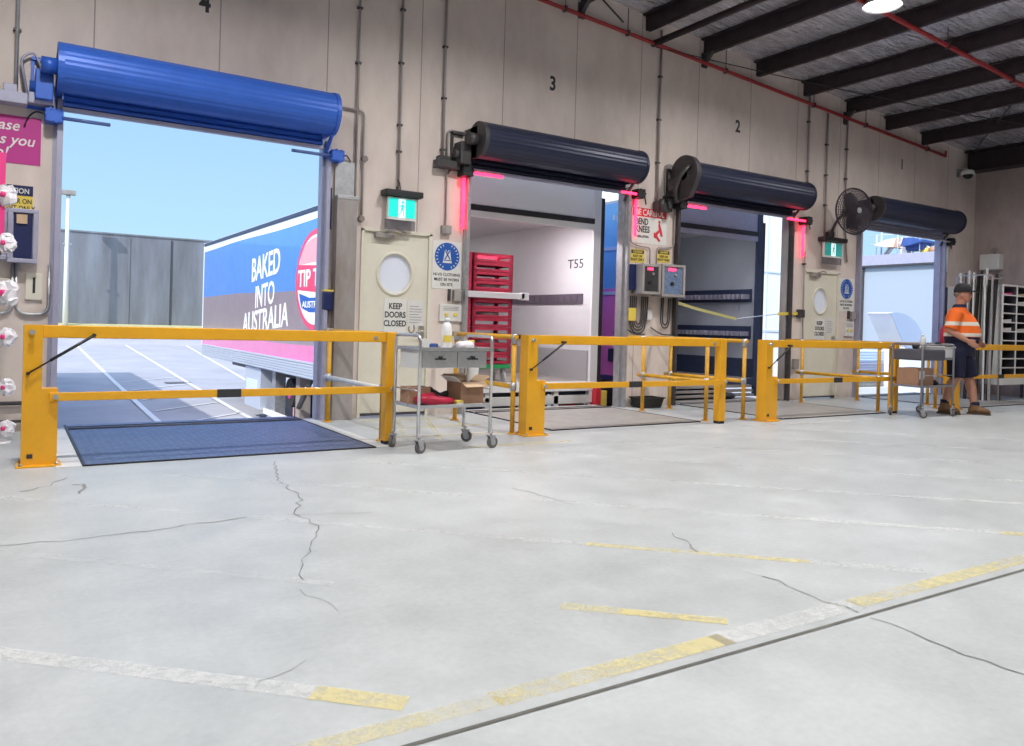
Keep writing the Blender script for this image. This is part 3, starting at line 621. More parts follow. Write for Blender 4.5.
text('lettering', 'BE CAREFUL', (.32, -.0075, .39), .12, M_SIGNW, t, bold=.0025, align='CENTER', sx=.8)
text('lettering', 'BEND\nKNEES', (.06, YS, .26), .125, M_INK, t, bold=.003, sx=.72, sp=.85)
text('lettering', 'WHEN LIFTING', (.06, YS, .08), .045, M_INK, t, bold=.001, sx=.8)
m = MB(); y1 = YS    # crouching lifter
m.prism([(.5+.022*math.cos(a), .32+.022*math.sin(a)) for a in [2*PI*k/14 for k in range(14)]], 1, y1-.001, y1); m.prism([(.48, .29), (.51, .3), (.55, .2), (.57, .12), (.53, .12), (.51, .18), (.46, .13), (.53, .06), (.5, .04), (.42, .12), (.44, .17), (.49, .21)], 1, y1-.001, y1); m.prism([(.4, .1), (.47, .08), (.47, .15), (.4, .17)], 1, y1-.003, y1-.002)
obj('lifting_figure', m, M_SIGNR, t)
t = sign('magenta_sign', -.42, 2.38, .21, 2.80, M_PINK, 'magenta sign with white handwriting at the left edge')
[text('lettering', s_, (x_+.42, YS, z_), .13, M_SIGNW, t, bold=.0015, align='RIGHT', shear=.25, sx=.95) for s_, x_, z_ in (('Please', on(19, 135, 1, W).x, .29), ('clean as you', on(34, 157, 1, W).x, .165), ('go!', on(7, 170, 1, W).x, .05))]
# dock numbers painted on the wall
for s_, x in (('4', 1.57), ('3', 5.79), ('2', 9.22), ('1', 13.52)):
    o = text('dock_number', s_, (x, W+.0005, 4.09), .25, M_INK, bold=.008, align='CENTER', sx=.85); tag(o, 'black stencilled number %s high on the dock wall' % s_, 'dock number', 'dock numbers')

# exit signs
def exitsign(x0, z0, wd, label, m1, glow):
    t = thing('exit_sign', label, 'exit sign', (x0, W, z0), 0, 'exit signs')
    m = MB(); m.box(-.03, -.16, .3, wd+.06, -.001, .37, .012); obj('hood', m, M_BLACK, t)
    m = MB(); m.box(.02, -.1, .04, wd+.0, -.06, .29); obj('housing', m, M_WHITE2, t)
    y = -.101
    m = MB(); m.box(.03, y-.004, .07, .03+(wd-.05)*.36, y, .275); obj('green_panel', m, m1, t); m = MB(); m.box(.03+(wd-.05)*.64, y-.004, .07, wd-.02, y, .275); obj('green_panel', m, m1, t)
    m = MB(); m.box(.03+(wd-.05)*.37, y-.003, .07, .03+(wd-.05)*.63, y, .275); obj('white_panel', m, glow, t)
    cx = .03+(wd-.05)*.5; m = MB(); yy = y-.004
    m.prism([(cx+.01+.016*math.cos(a), .24+.016*math.sin(a)) for a in [2*PI*k/10 for k in range(10)]], 1, yy-.001, yy)
    for A in ([(.0, .22), (.022, .21), (.01, .155), (-.014, .16)], [(-.014, .16), (.01, .165), (-.012, .12), (-.035, .085), (-.04, .1), (-.02, .125)], [(.0, .16), (.012, .16), (.03, .125), (.022, .085), (.01, .09), (.017, .12)], [(.018, .21), (.036, .185), (.03, .18), (.014, .195)], [(.002, .215), (-.026, .2), (-.026, .18), (-.018, .18), (-.016, .193), (.004, .2)]):
        m.prism([(cx+u, v) for u, v in A], 1, yy-.001, yy)
    obj('running_figure', m, m1, t)
    m = MB(); m.box(.0, -.09, -.07, wd-.01, -.07, .04); obj('lower_panel', m, M_CLEAR, t)
    m = MB(); m.tube([(wd*.4, -.04, .37), (wd*.4, -.04, .42)], .01, 6); m.bend([(wd*.5, -.06, .37), (wd*.48, -.05, .47), (wd*.4, -.04, .5)], .006, 6); obj('cable', m, M_BLACK, t)
exitsign(3.51, 2.18, .37, 'lit green exit sign with dark hood above the near person door', M_TEAL, M_GLOW)
exitsign(11.22, 2.3, .5, 'dull green exit sign with dark hood above the far person door', M_TEALD, M_GLOW)

# ================================================================== CONTROL BOXES between docks 3 and 2
def cbox(x0, z0, x1, z1, d, label, minner, grp='dock control boxes', win=True, led=True, body=None):
    t = thing('control_box', label, 'control box', (x0, W-.001, z0), 0, grp); w_, h = x1-x0, z1-z0
    m = MB(); m.box(0, -d, 0, w_, 0, h, .012); obj('case', m, body or mat('grey_control_case', (.38, .36, .38), .45), t)
    m = MB(); m.box(-.005, -d-.03, .0, w_+.005, -d, .035, .004); m.box(-.005, -d-.03, h-.035, w_+.005, -d, h, .004); m.box(-.005, -d-.03, .035, .035, -d, h-.035, .004); m.box(w_-.035, -d-.03, .035, w_+.005, -d, h-.035, .004); obj('cover_frame', m, body or M_GREYC, t)
    m = MB(); m.box(.04, -d-.012, .04, w_-.04, -d-.001, h-.04); obj('control_panel', m, minner, t)
    if led:
        m = MB(); m.box(w_*.3, -d-.02, h*.8, w_*.6, -d-.012, h*.88, .002); obj('indicator_light', m, M_LED, t, label='red indicator light')
        m = MB(); m.tube([(w_*.6, -d-.03, h*.68), (w_*.6, -d-.012, h*.68)], .02, 10); obj('button', m, M_GALV, t)
        m = MB(); m.tube([(w_*.45, -d-.028, h*.4), (w_*.45, -d-.012, h*.4)], .03, 12); obj('button', m, M_BLACK, t)
    return t
cbox(7.2, 1.55, 7.53, 1.96, .2, 'grey control box with dark panel, nearer of the pair beside dock 2', mat('dark_grey_panel', (.06, .06, .065), .3, noise=.4, nscale=14))
cbox(7.56, 1.53, 7.99, 1.98, .2, 'grey control box with blue grey cover, beside the jamb of dock 2', mat('blue_grey_panel', (.2, .28, .45), .3, noise=.5, nscale=20))  # cover panel coloured a mottled blue grey
m = MB(); m.box(7.08, W-.12, 1.6, 7.18, W-.0005, 1.95, .008); o = obj('transformer_box', m, M_DKBLUE); tag(o, 'dark narrow box left of the grey control boxes', 'control box')
for i, (x, lab) in enumerate(((7.1, 'loop of cables under the near grey control box'), (7.6, 'loop of cables under the far grey control box'))):
    m = MB()
    for k in range(4 if i == 0 else 2):
        r = .05+.035*k; z0 = 1.2
        m.bend([(x+.2-r, W-.06, 1.52), (x+.2-r, W-.05, z0), (x+.2-r*.6, W-.05, z0-r*1.2), (x+.2+r*.6, W-.05, z0-r*1.2), (x+.2+r, W-.05, z0), (x+.2+r, W-.06, 1.52)], .011, 6, .08)
    m.bend([(x-.05, W-.03, 1.1), (x+.15, W-.03, 1.0), (x+.35, W-.03, 1.0)], .009, 6, .08)
    o = obj('cable_loop', m, M_DSTEEL); tag(o, lab, 'cable')
m = MB(); m.box(7.1, W-.08, 1.18, 7.24, W-.002, 1.36, .01); o = obj('socket_box', m, M_SIGNY); tag(o, 'yellowed socket under the near grey control box', 'socket')
m = MB(); m.box(7.46, W-.05, 1.2, 7.56, W-.002, 1.34, .006); o = obj('socket_box', m, M_WHITE2); tag(o, 'white socket between the hanging cable loops', 'socket')
# left edge: blue control box pair
cbox(-.32, 1.52, -.03, 1.97, .1, 'lavender box with dark cover at the left edge', M_DSTEEL, None, led=False, body=M_LAV)
cbox(-.02, 1.5, .2, 1.97, .12, 'deep blue control box left of dock 4', M_DKBLUE, None, led=False, body=M_LAV)
m = MB(); m.box(.04, W-.155, 1.84, .12, W-.152, 1.92); o = obj('sticker', m, M_CARD2); tag(o, 'small tan sticker on the deep blue control box', 'sticker')
t = thing('conduit', 'pair of U shaped conduits under the box left of dock 4', 'conduit', (0, W, 0))
for a, b in ((-.35, .02), (.05, .3)):
    m = MB(); m.bend([(a, -.03, 1.5), (a, -.03, 1.05), (b, -.03, 1.05), (b, -.03, 1.5)], .014, 8, .1, 6); obj('tube', m, M_GALV, t)
m = MB(); m.box(-.12, W-.05, 1.22, -.0, W-.002, 1.36, .006); o = obj('switch_plate', m, M_CREAM); tag(o, 'square cream plate under the boxes at the left edge', 'switch')
m = MB(); m.box(.12, W-.03, 1.18, .25, W-.002, 1.42, .004); m.mi = 1; m.box(.175, W-.034, 1.24, .195, W-.03, 1.38); o = obj('slotted_plate', m, [M_CREAM, M_INK]); tag(o, 'cream plate with a black slot inside the U conduit', 'plate')

# garland of bags at the left edge
t = thing('bag_dispenser', 'pink upright strip hung with crumpled white bags at the left edge', 'dispenser', (-.28, 7.6, 0))
px0 = on(2, 250, 1, 7.6).x+.28
m = MB(); m.box(px0-.05, -.01, 1.55, px0+.012, .01, 2.35); obj('strip', m, M_PINKP, t)
m = MB(); m.box(px0-.03, .0, .02, px0-.015, .01, 1.55); obj('pole', m, M_WHITE, t)
m = MB(); m.tube([(px0-.022, .005, .0), (px0-.022, .005, .02)], .12, 14); obj('base', m, M_WHITE, t)
for i, (yy, s_) in enumerate(((195, .075), (243, .07), (293, .09), (337, .07), (387, .06), (428, .06))):
    p = on(5, yy, 1, 7.58); b = MB(); b.ball((0, 0, 0), (s_, s_*.6, s_*1.1), 14, 9)
    for v in b.bm.verts: v.co += Vector([random.uniform(-.2, .2)*s_ for _ in range(3)])
    for f in b.bm.faces: f.smooth = False
    o = obj('bag', b, M_BAG, loc=(p.x+.01, p.y, p.z)); tag(o, ['topmost white bag on the pink strip', 'second white bag down, above the box edge', 'large white bag hanging beside the cream plate', 'white bag level with the yellow gate top', 'white bag with pale pink mark, second from lowest', 'lowest white bag near the wall pipe'][i], 'bag', 'white bags at the left edge')
    b = MB(); b.ball((-.025, -s_*.6, .0), (s_*.3, .012, s_*.35), 8, 5); obj('print', b, M_PINKP, o)

# ================================================================== DOCK LEVELLERS
def leveller(x0, x1, y0, mt, label, grp='dock levellers'):
    t = thing('dock_leveller', label, 'dock leveller', (x0, y0, 0), 0, grp); w_, d = x1-x0, WB+.2-y0
    m = MB(); m.box(0, 0, .001, w_, d, .008)
    obj('deck_plate', m, mt, t)
    if mt is M_LEV:
        m = MB()
        for i in range(36):
            for j in range(30):
                u, v = w_*(i+.5)/36, d*(j+.5)/30; s_ = .014 if (i+j) % 2 else -.014
                m.poly([(u-s_-.003, v-.012, .0095), (u-s_+.004, v-.014, .0095), (u+s_+.003, v+.012, .0095), (u+s_-.004, v+.014, .0095)])
        obj('tread_pattern', m, M_LAV, t)
    m = MB(); m.box(-.02, -.02, .0008, 0, d, .011); m.box(w_, -.02, .0008, w_+.02, d, .011); m.box(0, -.02, .0008, w_, 0, .011); obj('edge_gap', m, M_BLACK, t, label='black gap around the plate')
    m = MB(); m.box(0, WB+.0-y0, .009, w_, WB+.012-y0, .016); m.tube([(0, WB-.15-y0, .01), (w_, WB-.15-y0, .01)], .012, 8); obj('hinge_line', m, M_DSTEEL, t)
    return t
leveller(.48, 2.64, 6.28, M_LEV, 'chequer plate leveller in front of dock 4, sky reflection painted blue')
leveller(4.76, 6.86, 6.62, M_LEVG, 'grey worn leveller plate in front of dock 3')
leveller(8.15, 10.3, 6.45, M_LEVG, 'grey leveller plate in front of dock 2')
leveller(12.45, 14.6, 6.45, M_LEVG, 'pale leveller plate in front of dock 1')
m = MB(); m.box(.3, 6.26, .0, .455, W-.02, .006); m.box(2.67, 6.26, .0, 2.78, W-.02, .006); o = obj('trim_80', m, M_WHITE2); tag(o, 'white painted edging on both sides of the dock 4 leveller', 'floor edging', None, 'structure')

# ================================================================== YELLOW SAFETY GATES
def gate(x0, label):
    t = thing('safety_gate', label, 'safety gate', (x0, 6.44, 0), 0, 'yellow dock safety gates'); D = .07
    m = MB(); m.prism([(0, .012), (.215, .012), (.215, .54), (.115, .54), (.115, .89), (.115, .985), (0, .985)], 1, -D, D); obj('wide_post', m, M_YELLOW, t)
    m = MB(); m.box(-.03, -.11, 0, .245, .11, .012, .002); obj('base_plate', m, M_YELLOW, t)
    for xx, yy in ((-.0, -.09), (.215, -.09), (-.0, .09), (.215, .09)):
        m = MB(); m.tube([(xx, yy, .012), (xx, yy, .03)], .012, 6); obj('anchor_bolt', m, M_GALV, t)
    m = MB(); m.box(.115, -.035, .895, 2.7, .035, .985, .006); obj('top_rail', m, M_YELLOW, t)
    m = MB(); m.box(.16, -D-.022, .455, 2.76, -D-.0005, .515, .004); obj('lower_rail', m, M_YELLOW, t)
    m = MB(); m.box(1.28, -D-.026, .453, 1.46, -D-.0225, .517, .001); obj('black_band', m, M_INK, t, label='black tape on the lower rail')
    m = MB(); m.box(2.7, -.05, .03, 2.795, .05, .985, .006); obj('end_post', m, M_YELLOW, t)
    m = MB(); m.box(2.705, -.045, 0, 2.79, .045, .03, .003); obj('rubber_foot', m, M_RUBBER, t)
    for xx, zz in ((.05, .935), (.2, .485), (2.6, .93), (2.745, .49)):
        m = MB(); m.tube([(xx, -D-.035 if xx < 2 and zz > .6 or zz < .6 else -.045, zz), (xx, -.03, zz)], .018, 10); obj('pivot_bolt', m, M_GALV, t)
    m = MB(); m.tube([(.03, -D-.02, .65), (.43, -D-.02, .92)], .006, 8); m.tube([(.16, -D-.02, .738), (.43, -D-.02, .92)], .0105, 8); m.tube([(.43, -D-.03, .92), (.43, -.036, .92)], .012, 8); m.tube([(.03, -D-.03, .65), (.03, -D, .65)], .012, 8); obj('gas_strut', m, M_BLACK, t)
    m = MB(); m.box(.035, -D-.003, .06, .07, -D-.0005, .09); obj('sticker', m, M_INK, t)
    return t
g = gate(.09, 'yellow safety gate across dock 4, nearest and leftmost')
dup(g, (4.26, 6.44, 0), 0, 'yellow safety gate across dock 3, with the steel trolley at its left')
dup(g, (7.7, 6.42, 0), 0, 'yellow safety gate across dock 2, middle of the dock row')
dup(g, (11.88, 6.44, 0), 0, 'yellow safety gate behind the walking person')

# yellow tubular handrails from gate posts back to the wall
def handrail(x, y0, y1, label, fit=True, top=.96, mid=.47, xw=0, z1=True, posts=(1, 1), far=0):
    t = thing('handrail', label, 'handrail', (x, y0, 0), 0, 'yellow tube handrails'); L = y1-y0; r = .024
    for k, (p, yy) in enumerate(zip(posts, (0, L))):
        if not p: continue
        m = MB(); m.tube([(0, yy, .006), (0, yy, top-.06)], r, 10); obj('post', m, M_YELPIPE, t)
        m = MB(); m.tube([(0, yy, 0), (0, yy, .012)], .05, 12); obj('foot', m, M_YELPIPE, t)
        m = MB(); m.tube([(0, yy, top-.07), (0, yy, top+.03)], .032, 10); obj('clamp', m, M_GALV, t, label='grey galvanised clamp'); m = MB(); m.tube([(0, yy, mid-.04), (0, yy, mid+.04)], .032, 10); obj('clamp', m, M_GALV, t, label='grey galvanised clamp')
    m = MB(); m.tube([(0, -.04, top), (0, L+.3+far, top)], r, 10); obj('top_tube', m, M_YELPIPE, t)
    m = MB(); m.tube([(0, .0, mid), (0, L+.1, mid)], r, 10); obj('middle_tube', m, M_YELPIPE, t)
    return t
t = handrail(2.86, 6.62, 8.05, 'handrail with a white middle tube right of dock 4'); bpy.context.view_layer.update(); [c.data.materials.__setitem__(0, M_WHITE2) for c in t.children if c.name.startswith('middle_tube')]
handrail(4.22, 6.56, 7.75, 'handrail behind the steel trolley, left of dock 3')
handrail(7.04, 6.68, 7.8, 'handrail right of dock 3, before the cable loops')
handrail(7.62, 6.62, 7.9, 'handrail left of dock 2, beside the wide gate post')
handrail(10.38, 6.6, 7.88, 'handrail right of dock 2, behind the dark topped trolley')
handrail(11.84, 6.6, 7.9, 'handrail left of dock 1, before the blue clothing sign')
handrail(12.33, 6.64, 7.0, 'short yellow hoop behind the legs of the walking person', posts=(1, 1))

# ================================================================== TROLLEYS
M_CASTER = mat('worn_grey_rubber', (.16, .15, .14), .7, noise=.3)
def caster(t, x, y, ang, h=.13):
    c, s_ = math.cos(ang), math.sin(ang); m = MB(); r = .05; cx, cy = x-c*.03, y-s_*.03
    m.tube([(cx-s_*.014, cy+c*.014, r), (cx+s_*.014, cy-c*.014, r)], r, 18); w_ = obj('wheel', m, M_CASTER, t)
    m = MB(); m.tube([(cx-s_*.017, cy+c*.017, r), (cx+s_*.017, cy-c*.017, r)], r*.55, 12); obj('hub', m, M_GALV, w_)
    m = MB()
    for k in (-1, 1):
        m.prism([(-.015, r-.015), (.02, r-.015), (.045, h-.02), (-.02, h-.02)], 1, k*.02-.002, k*.02+.002)
    m.box(-.025, -.024, h-.024, .05, .024, h-.016); m.tube([(.012, 0, h-.02), (.012, 0, h+.02)], .012, 8)
    m.xf(Matrix.Translation((cx, cy, 0)) @ Matrix.Rotation(ang, 4, 'Z')); obj('fork', m, M_GALV, w_)
def trolley(loc, rot, L, D, zt, zl, zh, label, kind):
    t = thing('trolley', label, 'trolley', loc, rot); r = .014; hx, hy = L/2, D/2
    ms = M_STEEL if kind == 0 else mat('dull_trolley_tube', (.3, .3, .33), .45, .5)
    for sx in (-1, 1):
        m = MB(); m.bend([(sx*hx, -hy, .13), (sx*hx, -hy, zh), (sx*hx, hy, zh), (sx*hx, hy, .13)], r, 10, .05, 5); obj('end_frame', m, ms, t)
    for sx in (-1, 1):
        for sy in (-1, 1): caster(t, sx*hx, sy*hy, random.uniform(0, 6))
    def tray(z, mm, rim=.02):
        m = MB(); m.box(-hx+.005, -hy+.005, z, hx-.005, hy-.005, z+.006); m.box(-hx+.005, -hy+.003, z, hx-.005, -hy+.013, z+rim+.01, .002); m.box(-hx+.005, hy-.013, z, hx-.005, hy-.003, z+rim+.01, .002); m.box(-hx+.003, -hy+.01, z, -hx+.013, hy-.01, z+rim+.01, .002); m.box(hx-.013, -hy+.01, z, hx-.003, hy-.01, z+rim+.01, .002); return m
    obj('lower_shelf', tray(zl, ms), ms, t)
    if kind == 0:
        obj('top_shelf', tray(zt, ms), ms, t)
        m = MB(); m.box(-hx+.05, hy-.06, zl+.06, hx-.0, hy-.05, zl+.07)
        m.tube([(-hx, -hy, zl+.15), (-hx, hy, zl+.15)], .006, 6); m.tube([(hx, -hy, zl+.15), (hx, hy, zl+.15)], .006, 6); obj('guard_wire', m, ms, t)
        # open bay at the left plus two drawers
        m = MB(); m.box(-hx+.02, -hy+.04, zt-.14, -hx+.028, hy-.05, zt-.004); m.box(-hx+.015, -hy+.03, zt-.15, -hx+.035, hy-.04, zt-.14); obj('side_panel', m, M_WHITE2, t)
        for a, b in ((-hx+.035, .015), (.02, hx-.04)):
            m = MB(); m.box(a, -hy+.02, zt-.145, b, hy-.04, zt-.003, .004); d = obj('drawer', m, ms, t)
            m = MB(); m.box((a+b)/2-.05, -hy+.005, zt-.075, (a+b)/2+.05, -hy+.02, zt-.062, .003); m.tube([((a+b)/2, -hy+.012, zt-.062), ((a+b)/2, -hy+.012, zt-.045)], .02, 8); obj('handle', m, M_BLACK, d, label='black drawer handle')
    else:
        obj('top_shelf', tray(zt-.14, ms), ms, t)
        m = MB(); m.box(-hx-.01, -hy-.012, zt-.15, hx-.22, hy-.02, zt-.0, .02); obj('tray_bin', m, M_TRAY, t, label='dark grey plastic tray bin')
        m = MB(); m.tube([(-hx, -hy, zl+.16), (hx, -hy, zl+.16)], .006, 6); m.tube([(-hx, -hy, zh-.01), (hx, -hy, zh-.01)], .009, 6); m.tube([(-hx, hy, zh-.01), (hx, hy, zh-.01)], .009, 6); obj('guard_wire', m, ms, t)
    return t
T1 = (3.19, 6.08, 0); R1 = math.radians(3)
trolley(T1, R1, .71, .43, .845, .365, .97, 'stainless steel trolley with two drawers left of the dock 3 gate', 0)
T2 = (10.56, 6.07, 0); R2 = math.radians(0)
trolley(T2, R2, .76, .42, .91, .40, .98, 'grey trolley with dark plastic top beside the walking person', 1)
def place(o, T, R_, x, y, z, rz=0):
    c, s_ = math.cos(R_), math.sin(R_); o.location = (T[0]+x*c-y*s_, T[1]+x*s_+y*c, z); o.rotation_euler = (0, 0, R_+rz)
# items on trolley 1
t = thing('spray_bottle', 'tall white bottle with yellow label on the steel trolley', 'bottle')
m = MB(); m.rings([[(r*math.cos(a), r*math.sin(a), h) for a in [2*PI*k/18 for k in range(18)]] for r, h in ((.042, 0), (.046, .01), (.046, .17), (.036, .215), (.02, .235))]); obj('body', m, M_WHITE, t)
m = MB(); m.tube([(0, 0, .235), (0, 0, .27)], .024, 14); obj('cap', m, M_WHITE2, t)
m = MB(); m.prism([(.047*math.cos(a), .047*math.sin(a)) for a in [PI+PI*.8*k/12+.3 for k in range(12)]], 2, .06, .12); obj('label', m, M_SIGNY, t, label='yellow and blue label')
place(t, T1, R1, .02, 0, .852)
t = thing('tape_dispenser', 'small grey and blue tape gun on the steel trolley', 'tape dispenser')
m = MB(); m.tube([(0, -.02, .045), (0, .02, .045)], .045, 18); obj('tape_roll', m, M_WHITE2, t)
m = MB(); m.box(.03, -.025, .0, .12, .025, .05, .01); m.box(-.05, -.01, 0, .1, .01, .012); obj('body', m, M_BLUEP, t); place(t, T1, R1, -.22, -.05, .852)
t = thing('crumpled_rag', 'crumpled white rag on the steel trolley', 'rag')
m = MB(); m.ball((0, 0, .035), (.09, .07, .035), 16, 9)
for v in m.bm.verts: v.co += Vector((random.uniform(-.012, .012), random.uniform(-.012, .012), random.uniform(-.008, .012) if v.co.z > .02 else 0)); v.co.z = max(v.co.z, 0)
obj('cloth', m, M_BAG, t); place(t, T1, R1, .22, .02, .852)
t = thing('small_jar', 'tiny white jar at the right end of the steel trolley', 'jar'); m = MB(); m.tube([(0, 0, 0), (0, 0, .06)], .025, 14); obj('body', m, M_WHITE2, t); m = MB(); m.tube([(0, 0, .06), (0, 0, .08)], .027, 14); obj('lid', m, M_SIGNY, t); place(t, T1, R1, .31, .05, .852)
t = thing('trolley_hook', 'small metal clamp on the left handle of the steel trolley', 'clamp'); m = MB(); m.bend([(-.02, 0, .06), (-.03, 0, .03), (0, 0, .0), (.03, 0, .03), (.02, 0, .07)], .008, 6, .02); obj('hook', m, M_GREYC, t); place(t, T1, R1, -.38, -.1, .985)
def openbox(name, w_, d, h, label, mt, flap=True):
    t = thing(name, label, 'box'); m = MB(); k = .005
    m.box(-w_/2, -d/2, 0, w_/2, d/2, k); m.box(-w_/2, -d/2, k, w_/2, -d/2+k, h); m.box(-w_/2, d/2-k, k, w_/2, d/2, h); m.box(-w_/2, -d/2+k, k, -w_/2+k, d/2-k, h); m.box(w_/2-k, -d/2+k, k, w_/2, d/2-k, h); obj('carton', m, mt, t)
    if flap:
        for a, b in ((1, -1), (1, 1)):
            m = MB(); m.box(-w_/2, 0, 0, w_/2, .004, d*.45, mx=Matrix.Translation((0, b*d/2, h)) @ Matrix.Rotation(b*math.radians(-115 if b < 0 else -50), 4, 'X')); obj('flap', m, M_CARD2, t)
        for b in (-1, 1):
            m = MB(); m.box(0, -d/2, 0, .004, d/2, w_*.35, mx=Matrix.Translation((b*w_/2, 0, h)) @ Matrix.Rotation(b*math.radians(55), 4, 'Y')); obj('flap', m, M_WHITE2 if b < 0 else M_CARD2, t)
    return t
t = openbox('cardboard_box', .25, .2, .2, 'open cardboard box on the lower shelf of the steel trolley', M_CARD); place(t, T1, R1, .2, -.04, .373, .1)
t = openbox('cardboard_box', .2, .2, .15, 'closed brown box behind the red packet on the steel trolley', M_CARD, False); m = MB(); m.box(-.1, -.1, .15, .1, .1, .154); obj('lid', m, M_CARD, t); place(t, T1, R1, -.24, .06, .373, -.15)
t = thing('red_packet', 'shiny red packet lying on the lower trolley shelf', 'packet'); m = MB(); m.ball((0, 0, .045), (.18, .07, .045), 18, 9)
for v in m.bm.verts: v.co.z = max(0, v.co.z); v.co.z += (.04 if v.co.x < 0 else 0)*max(0, v.co.z)*8
obj('body', m, M_REDP, t); m = MB(); m.box(-.12, -.045, .0, .05, .045, .03, .008); obj('tray', m, M_NCLOTH, t); place(t, T1, R1, -.15, -.11, .373, -.25)
t = thing('tool_bundle', 'black glove and strap bundle on the lower trolley shelf', 'bundle')
m = MB(); m.bend([(-.12, 0, .03), (-.05, .03, .12), (.02, 0, .06), (.1, -.02, .1), (.16, 0, .03)], .028, 8, .06); m.ball((0, .03, .04), (.12, .06, .04), 12, 7); m.ball((-.06, .05, .11), (.05, .04, .04), 10, 7); obj('body', m, M_BLACK, t); place(t, T1, R1, -.02, .06, .373)
t = thing('tape_block', 'small yellow block at the front of the lower trolley shelf', 'block'); m = MB(); m.box(-.035, -.03, 0, .035, .03, .05, .004); obj('body', m, M_SIGNY, t); m = MB(); m.box(-.035, -.031, .02, .035, -.03, .03); obj('stripe', m, M_WHITE2, t); place(t, T1, R1, .06, -.16, .373)
t = thing('paper_sheet', 'white sheet of paper sticking up beside the open box', 'paper'); m = MB(); m.box(-.06, 0, 0, .06, .002, .16, mx=Matrix.Rotation(math.radians(14), 4, 'Y') @ Matrix.Rotation(math.radians(-12), 4, 'X')); obj('sheet', m, M_WHITE2, t); place(t, T1, R1, .33, .06, .55)
# items on trolley 2
t = openbox('cardboard_box', .36, .3, .24, 'closed brown box with white label on the far trolley', M_CARD, False); m = MB(); m.box(-.18, -.15, .24, .18, .15, .245); obj('lid', m, M_CARD, t); m = MB(); m.box(-.16, -.153, .1, -.04, -.15, .21); obj('paper_label', m, M_WHITE2, t, label='white paper label'); place(t, T2, R2, -.18, 0, .408)
t = thing('white_basin', 'white plastic tub at the right end of the far trolley', 'tub'); m = MB(); m.box(-.12, -.2, -.02, .12, .17, .14, .03); obj('body', m, M_WHITE, t); m = MB(); m.box(-.13, -.215, .13, .13, .18, .15, .006); obj('rim', m, M_WHITE2, t); place(t, T2, R2, .30, 0, .80)
t = thing('spray_bottle', 'white bottle standing on the dark topped trolley', 'bottle')
m = MB(); m.rings([[(r*math.cos(a), r*math.sin(a), h) for a in [2*PI*k/14 for k in range(14)]] for r, h in ((.04, 0), (.042, .1), (.03, .15), (.016, .17))]); obj('body', m, M_WHITE2, t); m = MB(); m.tube([(0, 0, .17), (0, 0, .2)], .018, 10); obj('cap', m, M_WHITE, t); place(t, T2, R2, -.02, 0, .912)
t = thing('tape_dispenser', 'dark tape gun lying on the far trolley', 'tape dispenser'); m = MB(); m.tube([(0, -.03, .04), (0, .03, .04)], .04, 14); obj('tape_roll', m, M_DSTEEL, t); m = MB(); m.box(0, -.03, 0, .16, .03, .04, .01); obj('body', m, M_WHITE2, t); place(t, T2, R2, -.27, -.05, .912)
t = thing('black_pouch', 'black pouch on the lower shelf of the far trolley', 'pouch'); m = MB(); m.ball((0, 0, .035), (.1, .06, .035), 12, 7)
obj('body', m, M_BLACK, t); m = MB(); m.box(-.05, -.02, .06, .05, .02, .075, .004); obj('flap', m, M_BLACK, t); place(t, T2, R2, .17, -.05, .408)
t = thing('walking_pouch_roll', 'black knob on the right handle of the far trolley', 'knob'); t.name = 'handle_grip'; m = MB(); m.tube([(0, -.04, 0), (0, .04, 0)], .028, 12); obj('grip', m, M_BLACK, t); place(t, T2, R2, .38, 0, .98)

# ================================================================== WALL FAN left of dock 1
t = thing('wall_fan', 'round dark caged wall fan beside the dock 1 shutter', 'fan', (11.47, W-.46, 3.07), math.radians(-12))
m = MB(); R_ = .37
for k in range(14):
    r = R_*(k+1)/14; yy = -.09*math.cos(PI/2*(k+1)/14)-.02
    m.tube([(r*math.cos(2*PI*i/32), yy, r*math.sin(2*PI*i/32)) for i in range(33)], .006, 4, False)
for k in range(52):
    a = 2*PI*k/52; m.tube([(R_*j/6*math.cos(a), -.09*math.cos(PI/2*j/6)-.02, R_*j/6*math.sin(a)) for j in range(1, 7)], .0035, 4)
m.tube([(R_*math.cos(2*PI*i/32), -.0, R_*math.sin(2*PI*i/32)) for i in range(33)], .012, 6, False)
obj('front_guard', m, M_FANM, t)
m = MB()
for k in range(30):
    a = 2*PI*k/30; m.tube([(R_*math.cos(a), 0, R_*math.sin(a)), (R_*.6*math.cos(a), .09, R_*.6*math.sin(a)), (.1*math.cos(a), .11, .1*math.sin(a))], .003, 4)
obj('rear_guard', m, M_FANM, t)
for k in range(3):
    m = MB(); a0 = 2*PI*k/3; rings = []
    for j in range(6):
        r = .05+.27*j/5; wd = .06+.12*math.sin(PI*min(1, (j+1)/6)); tw = math.radians(50-22*j/5)
        ring = []
        for u in (-1, -.3, .3, 1):
            aa = a0+u*wd/max(r, .1)*.7; ring.append((r*math.cos(aa), -.02+u*.05*math.sin(tw), r*math.sin(aa)))
        ring += [(p[0], p[1]+.006, p[2]) for p in ring[::-1]]; rings.append(ring)
    m.rings(rings); obj('blade', m, M_FANM, t)
m = MB(); m.tube([(0, -.05, 0), (0, .02, 0)], .06, 16); obj('hub', m, M_DSTEEL, t); m = MB(); m.tube([(0, -.122, 0), (0, -.112, 0)], .045, 16); obj('badge', m, M_GALV, t)
m = MB(); m.tube([(0, .02, 0), (0, .2, 0)], [.09, .075], 18); obj('motor', m, M_DSTEEL, t)
m = MB(); m.bend([(0, .2, 0), (-.05, .3, -.1), (-.12, .38, -.35)], .025, 8); m.box(-.2, .3, -.45, -.1, .4, -.3, .01); obj('wall_bracket', m, M_DSTEEL, t)

